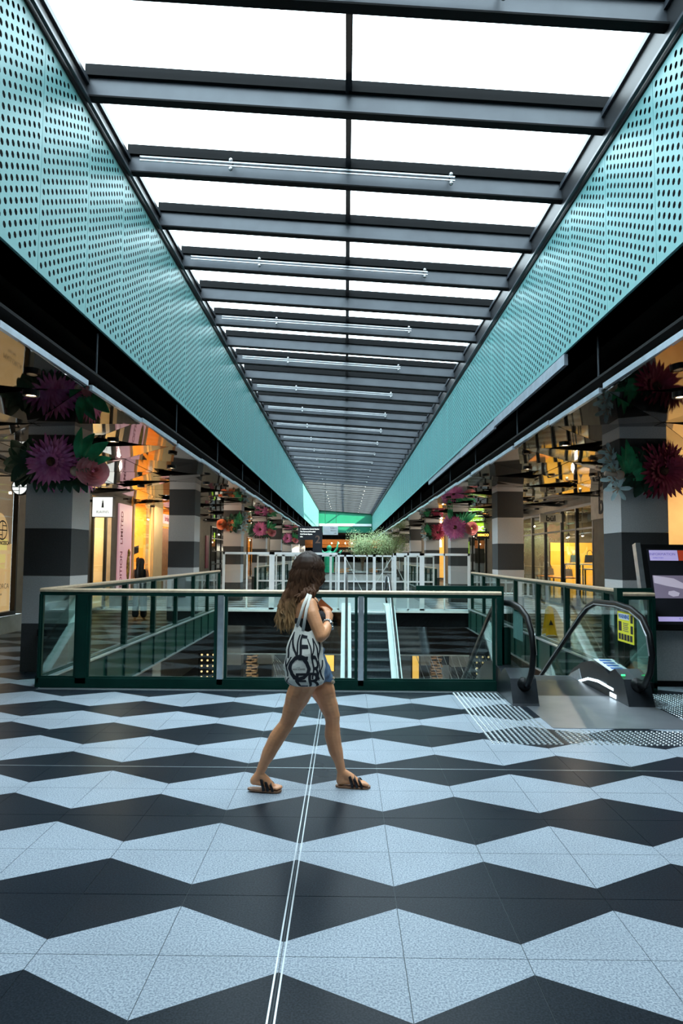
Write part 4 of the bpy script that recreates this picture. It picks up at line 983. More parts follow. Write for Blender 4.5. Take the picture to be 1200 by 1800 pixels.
t = thing('peg_rail', 'lit pale rail of dark pegs above the right edge shelving', 'rail', (8.6, 14, 2.84))
obj('rail', B(8.55, 8.60, 13, 16.1, 2.84, 2.9), 'lamp_white', t)
for i in range(14): obj('peg', MB().tube([(8.54, 13.2+i*.2, 2.9), (8.5, 13.2+i*.2, 3.02)], .012, 5), 'steel_dark', t)
# shop with three letter name
obj('beige_cladding', B(7.24, 7.3, 18.2, 20.1, 0, 3.72), 'wall_beige', wR)
t = thing('shop_sign', 'beige panel with tall black lettering beside the nearest right column', 'sign', (7.2, 19.5, 2.75))
obj('panel', B(7.16, 7.23, 17.9, 20.05, 2.76, 3.55), 'sign_beige', t); obj('lettering', text_mb('bül', .80, side_frame(1, 18.95, 3.14, 7.155), .01, .012), 'ink', t)
p = interior(wR, 1, 20.1, 28.9, 3.4, 'wall_grey'); shop_lamp((8.6, 27, 3.4), 320, (1, .72, .32), 1.0, 2.6); shop_lamp((8.6, 22.5, 3.4), 110, (1, .85, .6), 1.0, 2.6)
obj('lit_wall', B(10.4, 10.6, 24, 29, 0, 2.3), 'yellow_paint', wR); obj('lit_wall', B(8.6, 10.6, 28.9, 28.98, 0, 2.3), 'yellow_paint', wR)
glazing('tall black framed shop front between the first and second right columns', 1, 20.1, 28.9, .05, 3.3, [21.6, 23.1, 25.0, 26.7], w=.09, rails=(2.55,))
t = thing('blade_sign', 'beige hanging sign with black lettering on the black framed right shop front', 'sign', (6.86, 22.9, 2.84))
obj('panel', B(6.48, 7.2, 22.9, 22.96, 2.84, 3.12), 'sign_beige', t); obj('lettering', text_mb('bül', .27, FF(6.84, 22.895, 2.96), .004, .004), 'ink', t)
obj('bracket', B(7.2, 7.3, 22.91, 22.95, 2.86, 3.10), 'steel_dark', t)
# goods inside
def handbag(x, y, z, mt, lab):
    t = thing('handbag', lab, 'bag', (x, y, z), 'bags in the right shop')
    obj('body', MB().prism([(x-.17, y-.06, z), (x+.17, y-.06, z), (x+.14, y-.06, z+.26), (x-.14, y-.06, z+.26)], (0, .12, 0)), mt, t)
    obj('handle', MB().tube([(x+.10*cos(a), y, z+.25+.17*sin(a)) for a in [pi*i/8 for i in range(9)]], .010, 6), mt, t)
for i, (y, z, mt) in enumerate([(21.2, 1.35, 'white_wall'), (22.3, 1.35, 'ink'), (23.7, 1.5, 'ink'), (24.3, 1.5, 'alu'), (25.6, .98, 'wall_beige'), (26.3, .98, 'steel'), (27.4, .98, 'wall_grey'), (28.0, .98, 'ink')]):
    handbag(8.1+.15*(i % 3), y, z, mt, '%s bag from the near end inside the black framed right shop' % ORD[i])
for i, (y0, y1, z) in enumerate([(20.8, 22.8, 1.31), (23.2, 24.9, 1.46), (25.2, 28.4, .94)]):
    t = thing('display_table', '%s display table from the near end in the black framed right shop' % ORD[i], 'table', (8.2, y0, 0))
    obj('top', B(7.85, 8.6, y0, y1, z-.04, z), 'white_wall' if i < 2 else 'orange_wood', t)
    for yy in (y0+.06, y1-.06):
        for xx in (7.9, 8.55): obj('leg', B(xx-.02, xx+.02, yy-.02, yy+.02, 0, z-.04), 'steel_dark', t)
for i, (x, y) in enumerate([(8.2, 25.3), (8.5, 26.4), (8.3, 24.1), (8.9, 21.5), (9.1, 22.6)]):
    t = thing('spot_lamp', '%s small bright ceiling spot in the black framed right shop' % ORD[i], 'lamp', (x, y, 2.4), 'spots in the right shop')
    obj('stem', MB().tube([(x, y, 2.5), (x, y, 3.6)], .012, 6), 'steel_dark', t); obj('bulb', MB().ball((x, y, 2.45), .045, seg=10, ring=8), 'lamp_warm', t, True)
    obj('shade', MB().lathe([(.03, .12), (.07, .0)], (x, y, 2.44), 12), 'steel_dark', t)
t = thing('plant_stand', 'pale branching coat stand behind the black framed glass on the right', 'stand', (9.4, 21.7, 0))
obj('pole', MB().tube([(9.4, 21.7, 0), (9.4, 21.7, 2.3)], .04, 8), 'white_wall', t)
for i in range(5): obj('arm', MB().tube([(9.4, 21.7, 1.2+.1*i), (9.4+.1*cos(i*2.), 21.7+.3*sin(i*2.1), 1.5+.1*i), (9.4+.12*cos(i*2.), 21.7+.33*sin(i*2.1), 2.0)], .014, 6), 'white_wall', t)
obj('round_pad', MB().ball((9.3, 21.7, 2.25), .17, (.5, 1, 1.3), 12, 8), 'petal_rose', t, True)
# further right signs
t = thing('blade_sign', 'black box sign with glowing orange lettering beyond the second right column', 'sign', (7.0, 34.9, 2.66))
obj('box', B(6.66, 7.29, 34.9, 35.05, 2.62, 2.98), 'ink', t); obj('lettering', text_mb('MIMCO', .17, FF(6.98, 34.893, 2.80), .006, .004), 'lamp_orange', t)
t = thing('lightbox_sign', 'lime lit sign with white rounded lettering above the orange one', 'sign', (6.9, 36.3, 2.95))
obj('box', B(6.55, 7.29, 36.3, 36.5, 2.95, 3.5), 'lamp_lime', t); obj('lettering', text_mb('ORSO', .34, FF(6.92, 36.29, 3.18), .006, .012), 'lamp_white', t)
p = interior(wR, 1, 35.5, 46, 2.4, 'wall_grey', h=3.2); shop_lamp(p, 90, (1, .9, .7), 1.2, 6)
glazing('glazed shop front beyond the second right column under the lime sign', 1, 35.6, 45.9, .05, 3.15, [37.5, 39.4, 41.3, 43.5])
tag(obj('banner', B(7.16, 7.2, 41.0, 42.6, .4, 2.6), 'lamp_lime'), 'yellow-green lit vertical banner right of the third right column', 'banner')
t = thing('banner', 'orange banner with a white bottle shape between distant right columns', 'banner', (6.9, 50, .2))
obj('panel', B(6.55, 7.15, 50, 50.06, .2, 3.5), 'ochre_glow', t)
obj('white_shape', MB().prism([(6.66, 49.98, 2.4), (7.0, 49.98, 2.4), (6.98, 49.98, 2.9), (6.88, 49.98, 3.0), (6.88, 49.98, 3.3), (6.80, 49.98, 3.3), (6.78, 49.98, 3.0), (6.68, 49.98, 2.9)], (0, .01, 0)), 'lamp_white', t)
p = interior(wR, 1, 50.8, 56, 2.4, 'ochre'); shop_lamp(p, 160, (1, .66, .3), 1.2, 4)
glazing('distant ochre lit shop front between far right columns', 1, 50.9, 55.9, .05, 3.15, [52.5, 54.2])

# ================================================================== BRIDGE SIGNS AND FAR PLAZA
t = thing('directory_totem', 'black directory totem with white lines and a large numeral 2 behind the woman', 'sign', (-1.1, 27.0, 0))
obj('post', B(-1.30, -.93, 27.0, 27.14, 0, 2.83), 'ink', t); obj('arm', B(-1.88, -1.30, 27.0, 27.10, 2.30, 2.83), 'ink', t)
M['dim_ink'] = pm('bronze_numeral', (.16, .10, .08), scale=5, rough=.5)
obj('numeral', text_mb('2', .42, FF(-1.10, 26.995, 2.30), .004, .01), 'dim_ink', t)
for i, tx_ in enumerate(['\u2190 Melbourne Central Station', 'The Terrace & Foodhall', 'Chef Street Square', 'Lifts']):
    obj('lettering', text_mb(tx_, .062, FF(-1.80, 26.995, 2.72-.10*i), .002, .002, align='LEFT'), 'lamp_white', t)
t = thing('hanging_sign', 'pale blue hanging sign with grey lines right of the black totem', 'sign', (-.6, 31.3, 2.62))
M['pale_blue'] = pm('pale_blue_sign', (.55, .66, .74), scale=3, rough=.5)
obj('panel', B(-1.05, -.36, 31.31, 31.39, 2.64, 3.04), 'pale_blue', t)
for i, tx_ in enumerate(['Toilets \u2192', 'Elevators', 'Lifts']): obj('lettering', text_mb(tx_, .075, FF(-.42, 31.305, 2.95-.12*i), .002, .001, align='RIGHT'), 'ink_grey', t)
obj('hanger', MB().tube([(-.95, 31.35, 3.04), (-.95, 31.35, 6.61)], .008, 5).tube([(-.45, 31.35, 3.04), (-.45, 31.35, 6.58)], .008, 5), 'steel', t)
# end room
struct('wall_end_shop', B(-9, 9, 84, 84.2, 0, 4.3), 'black')
t = thing('timber_fascia', 'long orange lit timber fascia over the far food counter', 'fascia', (0, 82, 2.8))
obj('upper_board', B(-5, 6.5, 82, 84.0, 3.15, 3.75), 'orange_wood', t); obj('lower_board', B(-5, 6.5, 81.8, 82.2, 2.75, 3.1), 'orange_wood', t)
light('fascia_lamp', 'AREA', (.5, 81.0, 4.0), 120, (1, .66, .34), size=9, size_y=.4)
t = thing('counter_sign', 'small black sign with pale lettering on the far food counter', 'sign', (-.6, 81.5, 2.2))
obj('panel', B(-1.4, 2.0, 81.5, 81.82, 2.1, 2.80), 'ink', t); obj('lettering', text_mb('GOOD TIME', .34, FF(.2, 81.49, 2.36), .004, .01), 'white_paint', t)
t = thing('food_counter', 'long pale food counter under the orange timber fascia', 'counter', (0, 80, 0))
obj('body', B(-4, 5, 80, 80.7, 0, 1.05), 'white_wall', t); obj('worktop', B(-4.1, 5.1, 79.9, 80.8, 1.05, 1.1), 'steel', t)
for i in range(6):
    x = -1.6 + .62*i*1.25; t = thing('pendant_lamp', '%s small pendant from the left over the far food counter' % ORD[i], 'lamp', (x, 78.5, 3.2), 'pendants over the far counter')
    obj('cord', MB().tube([(x, 78.5, 3.3), (x, 78.5, 4.3)], .01, 5), 'steel_dark', t); obj('bulb', MB().ball((x, 78.5, 3.22), .08, seg=8, ring=6), 'lamp_warm', t, True)
# green figure
t = thing('green_figure', 'bright green figure with wavy raised arms left of the olive trees', 'sculpture', (-1.1, 46.5, 0))
gx, gy = -1.12, 46.5
obj('head', MB().ball((gx, gy, 2.25), .17, (1, 1, 1.1), 12, 8), 'mint', t, True)
obj('body', MB().lathe([(.05, 2.1), (.26, 1.95), (.34, 1.5), (.30, 1.0), (.36, .5), (.42, .02), (0, .02)], (gx, gy, 0), 14), 'mint', t, True)
for i, (dx, dz, up) in enumerate([(-.75, .0, .15), (.85, -.02, .12), (.6, .35, .35), (-.65, .25, .2), (-.5, -.25, -.1), (.55, -.2, -.1)]):
    obj('arm', MB().tube([(gx+dx*.2, gy, 1.9), (gx+dx*.6, gy-.05, 1.85+dz*.4-.05), (gx+dx*.9, gy, 1.95+dz*.8), (gx+dx, gy, 2.0+dz+up)], [.10, .09, .07, .03], 8), 'mint', t, True)
# olive trees
def tree(x, y, h, R, label, seed):
    r = random.Random(seed); t = thing('olive_tree', label, 'tree', (x, y, 0), 'trees in the far plaza')
    obj('planter', MB().lathe([(.38, 0), (.5, .7), (.46, .7), (.44, .62), (0, .62)], (x, y, 0), 16), 'white_wall', t)
    br_ = MB(); tips = []
    for i in range(9):
        a = 2*pi*i/9 + r.uniform(-.3, .3); rr = R*r.uniform(.45, .8)
        p0 = (x, y, .6); p1 = (x+.06*cos(a), y+.06*sin(a), 1.3); p2 = (x+rr*.5*cos(a), y+rr*.5*sin(a), h-R*.6); p3 = (x+rr*cos(a), y+rr*sin(a), h+r.uniform(-.25, .35)*R)
        br_.tube([p0, p1, p2, p3], [.06, .05, .03, .012], 6); tips += [Vector(p2), Vector(p3), (Vector(p2)+Vector(p3))/2]
    obj('trunk', br_, 'bark', t, True)
    lf = MB()
    for i in range(6500):
        c = r.choice(tips) + Vector((r.gauss(0, 1), r.gauss(0, 1), r.gauss(0, .75)))*R*.30
        d = Vector((r.gauss(0, 1), r.gauss(0, 1), r.gauss(0, .7))).normalized(); s = d.orthogonal().normalized(); L = r.uniform(.05, .10)
        lf.add([c, c+d*L*.5+s*L*.3, c+d*L, c+d*L*.5-s*L*.3], [(0, 1, 2, 3)])
    obj('foliage', lf, 'foliage', t, kind='stuff'); return t
tree(1.15, 47.0, 2.75, 1.0, 'pale olive tree, the left one of two in the far plaza', 1)
tree(3.0, 47.2, 2.85, 1.15, 'olive tree in front of the distant right columns', 2)
def chair(x, y, a, label):
    t = thing('cafe_chair', label, 'chair', (0, 0, 0), 'chairs in the far plaza')
    for sx in (-1, 1):
        obj('leg', MB().tube([(sx*.19, -.19, 0), (sx*.17, -.17, .45)], .015, 6), 'orange_wood', t); obj('leg', MB().tube([(sx*.19, .2, 0), (sx*.18, .18, .85)], .015, 6), 'orange_wood', t)
    obj('seat', MB().prism([(-.2, -.2, .45), (.2, -.2, .45), (.19, .19, .45), (-.19, .19, .45)], (0, 0, .03)), 'cream', t)
    for i in range(3): obj('back_slat', B(-.17, .17, .17, .19, .58+.1*i, .63+.1*i), 'orange_wood', t)
    t.location = (x, y, 0); t.rotation_euler = (0, 0, a); return t
ch = [(-.2, 47, .3), (.3, 49.5, 2.0), (1.9, 48.8, 3.0), (2.2, 51, .2), (-1.9, 49, 1.0), (-.6, 51, 2.6)]
for i, (x, y, a) in enumerate(ch): chair(x, y, a, '%s pale wooden chair counted from the near side of the far plaza' % ORD[i])
for i, (x, y) in enumerate([(.5, 48.3), (-1.3, 50.2), (2.4, 49.9)]):
    t = thing('cafe_table', '%s round pedestal table from the near side of the far plaza' % ORD[i], 'table', (x, y, 0), 'tables in the far plaza')
    obj('tabletop', MB().lathe([(0, .72), (.35, .72), (.35, .75), (0, .75)], (x, y, 0), 20), 'white_wall', t); obj('pedestal', MB().lathe([(0, 0), (.22, 0), (.22, .02), (.03, .05), (.03, .72)], (x, y, 0), 12), 'steel_dark', t)
t = thing('planter_bench', 'long grey bench wall across the far plaza', 'bench', (0, 45.6, 0))
obj('base', B(-2.4, 3.4, 45.5, 45.9, 0, .55), 'white_wall', t); obj('seat_board', B(-2.45, 3.45, 45.45, 45.95, .55, .6), 'steel', t)

# ================================================================== LOWER LEVEL THINGS
def low_column(x, y, lab):
    t = thing('lower_column', lab, 'column', (x, y, -5), 'striped columns of the lower level')
    for b in range(7): obj('stone_band', MB().box(x-.33, x+.33, y, y+.66, -5+b*.62, -5+(b+1)*.62-.004 if b < 6 else -.65), 'stone_dark' if b % 2 else 'stone_light', t)
for i, (x, y) in enumerate([(-4.3, 14.3), (-4.3, 26.5), (-3.15, 26.8), (3.25, 26.8), (4.4, 26.5), (4.4, 31)]): low_column(x, y, '%s banded column counted from the left on the lower level' % ORD[i])
def lattice(x, y, lab):
    t = thing('lattice_pier', lab, 'pier', (x, y, -5), 'timber lattice piers of the lower level'); k = 0
    for i in range(48):
        z = -4.95+i*.088; dx = .018*sin(i*1.7)
        for q in (0, 1):
            xa = x-.17+.175*q+dx; up_ = .022 if (i+q) % 2 else -.014
            obj('timber_block', MB().prism([(xa, y-.1-.03*q, z), (xa+.165, y-.1-.03*q, z+up_), (xa+.165, y-.1-.03*q, z+up_+.05), (xa, y-.1-.03*q, z+.05)], (0, .35, 0)), 'timber', t)
    obj('core', B(x-.15, x+.15, y+.0, y+.2, -5, -.65), 'steel_dark', t)
lattice(-3.0, 22.4, 'timber lattice pier on the lower level, left of the far escalator'); lattice(3.0, 22.8, 'timber lattice pier on the lower level, right of the far escalator')
for i, (a, b) in enumerate([((-2.2, 23, -3.6), (-1.4, 23, -1.3)), ((2.35, 23, -3.6), (1.3, 23, -1.3))]):
    tag(obj('timber_strut', MB().tube([a, b], .05, 8), 'timber'), 'diagonal pale timber strut on the lower level %s of the far escalator' % ('left', 'right')[i], 'strut')
t = thing('cable_screen', 'fan of thin diagonal cables on the lower level right of the lattice pier', 'cables', (3.5, 22, -5))
for i in range(12): obj('cable', MB().tube([(2.2+.22*i, 22.2, -1.3), (3.4+.22*i, 22.2, -4.6)], .010, 5), 'alu', t)
t = thing('cable_screen', 'thin cables fanning from the bulkhead left of the far escalator', 'cables', (-2, 22, -5))
for i in range(5): obj('cable', MB().tube([(-2.4, 22.2, -1.4), (-1.6+.3*i, 22.2, -4.2+.2*i)], .010, 5), 'alu', t)
for i, (x, y, z0, z1, w_, lab) in enumerate([(-8.6, 28, -4.5, -1.2, 2.0, 'backlit ochre shop front on the lower level at far left'), (8.6, 26, -4.5, -1.2, 2.0, 'backlit ochre shop front on the lower level at far right'), (-1.2, 38, -4.6, -1.6, 1.2, 'ochre lit panel at the back of the lower level left of centre'), (3.6, 33, -4.5, -1.4, .8, 'ochre lit panel at the back of the lower level right of centre')]):
    t = thing('lit_panel', lab, 'panel', (x, y, z0)); obj('panel', B(x-w_/2, x+w_/2, y, y+.05, z0, z1), 'ochre_glow', t); obj('frame', MB().box(x-w_/2-.06, x-w_/2, y-.03, y+.06, z0, z1).box(x+w_/2, x+w_/2+.06, y-.03, y+.06, z0, z1), 'steel_dark', t)
for sx, sd in ((-1, 'left'), (1, 'right')):
    t = thing('bulb_board', 'dark board with rows of warm bulbs on the lower level %s side' % sd, 'light board', (sx*4.75, 24.0, -4.6))
    obj('board', B(sx*4.75-.33, sx*4.75+.33, 24, 24.08, -4.6, -1.1), 'black', t)
    for i in range(3):
        for j in range(8): obj('bulb', MB().ball((sx*4.75-.2+.2*i, 23.97, -1.4-.19*j), .035, seg=8, ring=6), 'bulb_dim', t, True)
for x, y, e in ((-6, 14, 160), (6, 14, 160), (-5, 25, 420), (5, 25, 420), (0, 34, 300), (0, 5, 60)): light('lower_fill', 'AREA', (x, y, -.75 if abs(x) > 3.9 else -1.4), e, (1, .82, .62), size=1.2, size_y=3)  # unseen area lights added to brighten the lower level

for p_ in ((-3.2, 19.0, -3.0), (3.4, 19.0, -3.0), (-.6, 19.0, -3.6)): light('lower_fill', 'POINT', p_, 190, (1, .86, .7), size=.03)  # points added to light the column and pier faces; no lamps hang here
for sd_x in (-1, 1):
    for i_, e_ in enumerate((5, 32, 65, 80, 90, 100, 100, 90)): light('walkway_fill', 'POINT', (sd_x*5.6, 9.0+7.85*i_, 3.15), e_, (1, .82, .62), size=.03)  # added points stand in for the downlights' power along the walkways
# unseen block added to keep the sun off the near half of the roof
nb = thing('sun_blocker', 'tall unseen block added beside the roof to shade the near part', 'sun blocker', (21, 0, -5))
obj('wall', B(12.5, 30, -60, 36.5, -5, 20), 'brick', nb); obj('blocker_cap', B(12.4, 30.1, -60.1, 36.6, 20, 20.3), 'stone_light', nb)

# ================================================================== PEOPLE
def remesh(mb, name, mt, vox, smooth=4, decim=None, off=(0, 0, 0), factor=.5):
    me = mesh_of(mb, name+'_raw', mt); o = bpy.data.objects.new('tmp', me); COL.objects.link(o)
    m = o.modifiers.new('r', 'REMESH'); m.mode = 'VOXEL'; m.voxel_size = vox; m.use_smooth_shade = True
    if smooth: m = o.modifiers.new('s', 'SMOOTH'); m.iterations = smooth; m.factor = factor
    if decim: m = o.modifiers.new('d', 'DECIMATE'); m.ratio = decim
    dg = bpy.context.evaluated_depsgraph_get(); n = bpy.data.meshes.new_from_object(o.evaluated_get(dg)); n.name = name
    bpy.data.objects.remove(o); bpy.data.meshes.remove(me)
    n.transform(Matrix.Translation(-Vector(off)))
    if not n.materials: n.materials.append(M[mt])
    for p in n.polygons: p.use_smooth = True
    return n
def chain(mb, pts, step=.35, seg=12, ring=8):
    """pts: (x,y,z,r[,sx,sy,sz]) joined by overlapping balls"""
    for a, b in zip(pts[:-1], pts[1:]):
        pa, pb = Vector(a[:3]), Vector(b[:3]); d = (pb-pa).length; n = max(2, int(d/(min(a[3], b[3])*step)))
        for i in range(n+1):
            t = i/n; t2 = t*t*(3-2*t)
            sa = a[4:7] if len(a) > 4 else (1, 1, 1); sb = b[4:7] if len(b) > 4 else (1, 1, 1)
            mb.ball(pa.lerp(pb, t), a[3]+(b[3]-a[3])*t2, tuple(sa[k]+(sb[k]-sa[k])*t for k in range(3)), seg, ring)
def loft(mb, prof, seg=28, grow=0.0):
    base = len(mb.v)
    for z, cx, cy, rx, ry in prof:
        for k in range(seg):
            a = 2*pi*k/seg; mb.v.append((cx+(rx+grow)*cos(a), cy+(ry+grow)*sin(a), z))
    for i in range(len(prof)-1):
        for k in range(seg):
            a = base+i*seg+k; b = base+i*seg+(k+1) % seg; mb.f.append((a, b, b+seg, a+seg))
    mb.f.append(tuple(base+k for k in range(seg))[::-1]); n = base+(len(prof)-1)*seg; mb.f.append(tuple(n+k for k in range(seg)))
    return mb
PW = Vector((-.22, 4.9, 0))
wt = thing('person', 'woman with long brown hair, black top and denim shorts walking right past the balustrade', 'person', tuple(PW))
torso = [(.74, -.235, 4.90, .085, .12), (.79, -.238, 4.90, .118, .155), (.85, -.245, 4.90, .122, .163), (.91, -.250, 4.9, .108, .150), (.98, -.262, 4.9, .086, .126), (1.03, -.268, 4.9, .080, .118),
         (1.10, -.270, 4.9, .090, .128), (1.17, -.270, 4.9, .104, .140), (1.24, -.277, 4.9, .100, .148), (1.30, -.284, 4.9, .078, .145), (1.335, -.287, 4.9, .06, .11), (1.365, -.285, 4.9, .046, .062)]
body = MB(); loft(body, torso)
body.ball((-.325, 4.83, .845), .088, (1, .95, 1)).ball((-.325, 4.97, .845), .088, (1, .95, 1))        # seat
body.ball((-.185, 4.84, 1.185), .062).ball((-.185, 4.96, 1.185), .062)                               # bust
chain(body, [(-.283, 4.9, 1.33, .050), (-.270, 4.9, 1.42, .045)])                                    # neck
# head, turned forward (+x) and slightly away
hc = Vector((-.255, 4.905, 1.535)); fw_ = Vector((.74, .67, -.05)).normalized(); sd = Vector((-.67, .74, 0)).normalized()
body.ball(hc, .098, (1.0, .84, 1.12), 20, 14)
body.ball(hc + fw_*.028 + Vector((0, 0, -.045)), .070, (1, .85, 1.05), 16, 12)
body.ball(hc + fw_*.062 + Vector((0, 0, -.095)), .026, seg=10, ring=8)                               # chin
chain(body, [(*(hc+fw_*.092+Vector((0, 0, .012))), .010), (*(hc+fw_*.114+Vector((0, 0, -.024))), .014)])  # nose
body.ball(hc + fw_*.093 + Vector((0, 0, -.058)), .013, (1, 1.6, .6), 10, 8)                          # lips
for q in (-1, 1):
    body.ball(hc + sd*q*.080 + Vector((0, 0, -.02)) - fw_*.005, .024, (.8, .45, 1.3), 10, 8)         # ears
    body.ball(hc + sd*q*.034 + fw_*.080 + Vector((0, 0, .018)), .016, (1, 1.2, .6), 10, 8)           # brow
# legs
RH, RK, RA = (-.262, 4.815, .80), (-.385, 4.835, .500), (-.588, 4.86, .118)
LH, LK, LA = (-.205, 4.985, .80), (-.088, 4.980, .492), (-.018, 4.965, .105)
chain(body, [(*RH, .098), (-.315, 4.82, .68, .086), (-.362, 4.83, .57, .066), (*RK, .056), (-.405, 4.838, .46, .052), (-.468, 4.845, .37, .056), (-.515, 4.85, .28, .050), (-.562, 4.857, .18, .036), (*RA, .031)])
chain(body, [(*LH, .098), (-.165, 4.985, .69, .090), (-.122, 4.982, .585, .070), (*LK, .057), (-.086, 4.978, .45, .052), (-.085, 4.974, .36, .058), (-.066, 4.97, .27, .052), (-.034, 4.967, .17, .036), (*LA, .031)])
body.ball((-.372, 4.833, .508), .046).ball((-.080, 4.979, .500), .047)                                # kneecaps
# feet: rear foot on its toes, front foot flat
def foot(mb, heel, ank, ball_, toe, side, s=1):
    h, a, b_, t_ = map(Vector, (heel, ank, ball_, toe))
    chain(mb, [(*a, .031), (*(a.lerp(h, .75)), .030), (*h, .028)])
    chain(mb, [(*a, .031), (*(a.lerp(b_, .45)+Vector((0, 0, .004))), .028, 1, 1.05, 1), (*b_, .022, 1, 1.6, .8)])
    chain(mb, [(*h, .026), (*(h.lerp(b_, .5)+Vector((0, 0, .002))), .021, 1, 1.3, .9), (*b_, .020, 1, 1.6, .8)])
    d = (t_-b_); n = Vector((-d.y, d.x, 0)).normalized()
    for i, (off_, L, r) in enumerate(((.026, 1.0, .0125), (.010, .98, .0095), (-.004, .88, .009), (-.017, .76, .0085), (-.029, .62, .008))):
        st = b_ + n*off_*side; en = b_ + n*off_*1.05*side + d*L
        chain(mb, [(*st, r*1.15), (*(st.lerp(en, .6)+Vector((0, 0, .003))), r*1.0), (*en, r)])
foot(body, (-.625, 4.862, .072), RA, (-.492, 4.855, .034), (-.440, 4.852, .026), 1)
foot(body, (-.028, 4.968, .042), LA, (.108, 4.958, .036), (.166, 4.952, .028), -1)
# near (right) arm: hanging out, elbow bent, forearm folded up across the chest
SH, EL, WR = (-.243, 4.752, 1.292), (-.165, 4.665, 1.090), (-.118, 4.800, 1.176)
chain(body, [(-.275, 4.80, 1.300, .052), (*SH, .052), (-.225, 4.712, 1.235, .049), (-.195, 4.688, 1.165, .046), (*EL, .041), (-.145, 4.70, 1.108, .042), (-.128, 4.74, 1.135, .036), (*WR, .025)])
def hand(mb, w, palm, dirf, nrm, curl, thumb, L=.072):
    w, palm, d, nn = Vector(w), Vector(palm), Vector(dirf).normalized(), Vector(nrm).normalized(); s = d.cross(nn).normalized()
    chain(mb, [(*w, .024), (*palm, .022, 1, 1, 1)]); 
    for q in (-.024, -.008, .008, .022): chain(mb, [(*(w.lerp(palm, .3)+s*q*.6), .014), (*(palm+s*q), .0125)])
    for q, l in ((-.027, .80), (-.010, .96), (.008, 1.0), (.024, .90)):
        p0 = palm+s*q; p1 = p0 + d*L*l*.42 + nn*curl*.010; p2 = p1 + (d*.75+nn*curl)*L*l*.30; p3 = p2 + (d*.3+nn*curl*1.2)*L*l*.24
        chain(mb, [(*p0, .0105), (*p1, .0095), (*p2, .0085), (*p3, .0075)], .5, 8, 6)
    p0 = w.lerp(palm, .35) + s*thumb*.024; p1 = p0 + s*thumb*.022 + d*.026 + nn*.008; p2 = p1 + d*.028 + nn*.014
    chain(mb, [(*p0, .014), (*p1, .0115), (*p2, .009)], .5, 8, 6)
hand(body, WR, (-.118, 4.846, 1.226), (-.25, .45, .85), (-.6, .6, 0), .8, -1)
# far arm
chain(body, [(-.275, 5.00, 1.300, .052), (-.243, 5.055, 1.285, .050), (-.20, 5.09, 1.18, .045), (-.165, 5.09, 1.09, .041), (-.13, 5.03, 1.12, .038), (-.122, 4.97, 1.175, .025)])
hand(body, (-.122, 4.97, 1.175), (-.120, 4.935, 1.222), (-.1, -.35, .93), (-.5, -.6, 0), .8, 1)
bme_ = remesh(body, 'body', 'skin', .0042, 5, .35, PW)
ob = obj('body', bme_, 'skin', wt)
# eyes (they face away from the camera but belong to the head)
ey = MB()
for q in (-1, 1): ey.ball(hc + sd*q*.034 + fw_*.088 + Vector((0, 0, .004)), .009, seg=10, ring=8)
obj('eyes', ey, 'ink', wt, True)
# tank top
def clip(prof, z0, z1):
    o = []
    def at_(z):
        for a, b in zip(prof[:-1], prof[1:]):
            if a[0] <= z <= b[0]:
                t = (z-a[0])/(b[0]-a[0]); return tuple(a[k]+(b[k]-a[k])*t for k in range(5))
    o.append(at_(z0)); o += [p_ for p_ in prof if z0+.004 < p_[0] < z1-.004]; o.append(at_(z1)); return o
tp_ = MB(); loft(tp_, clip(torso, .955, 1.20), 32, .008)
tp_.ball((-.185, 4.84, 1.182), .070).ball((-.185, 4.96, 1.182), .070)
tm = remesh(tp_, 'tank_top', 'top_cloth', .005, 3, .5, PW); to = obj('tank_top', tm, None, wt)
st = MB()
for yy in (4.835, 4.965): st.tube([(-.165, yy, 1.23), (-.190, yy, 1.285), (-.245, yy, 1.345), (-.300, yy, 1.345), (-.365, yy, 1.27), (-.378, yy, 1.19)], .011, 6, flat=.4)
obj('strap', st, 'top_cloth', to, True)
# shorts
sh = MB(); loft(sh, clip(torso, .745, .985), 32, .010)
sh.ball((-.325, 4.83, .845), .098, (1, .95, 1)).ball((-.325, 4.97, .845), .098, (1, .95, 1))
for pts in ([(*RH, .108), (-.300, 4.818, .715, .100)], [(*LH, .108), (-.180, 4.985, .735, .104)]): chain(sh, pts)
sm_ = remesh(sh, 'shorts', 'denim', .006, 3, .5, PW); so = obj('shorts', sm_, None, wt)
# cut the rounded hems level
def trim(me, co, no):
    bm = bmesh.new(); bm.from_mesh(me); bmesh.ops.bisect_plane(bm, geom=bm.verts[:]+bm.edges[:]+bm.faces[:], plane_co=Vector(co)-PW, plane_no=no, clear_outer=True); bm.to_mesh(me); bm.free()
trim(sm_, (-.08, 4.9, .735), (-.22, 0, -1))
mb = MB()
for i in range(30): a = 2*pi*i/30; mb.ball((-.256+.104*cos(a), 4.9+.148*sin(a), .966), .012, (1, 1, 1.3), 6, 4)
obj('waistband', mb, 'denim', so, True)
obj('hem_charm', MB().ball((-.083, 4.90, .745), .014, seg=8, ring=6).ball((-.080, 4.90, .772), .010, seg=8, ring=6), 'cream_rail', so, True)
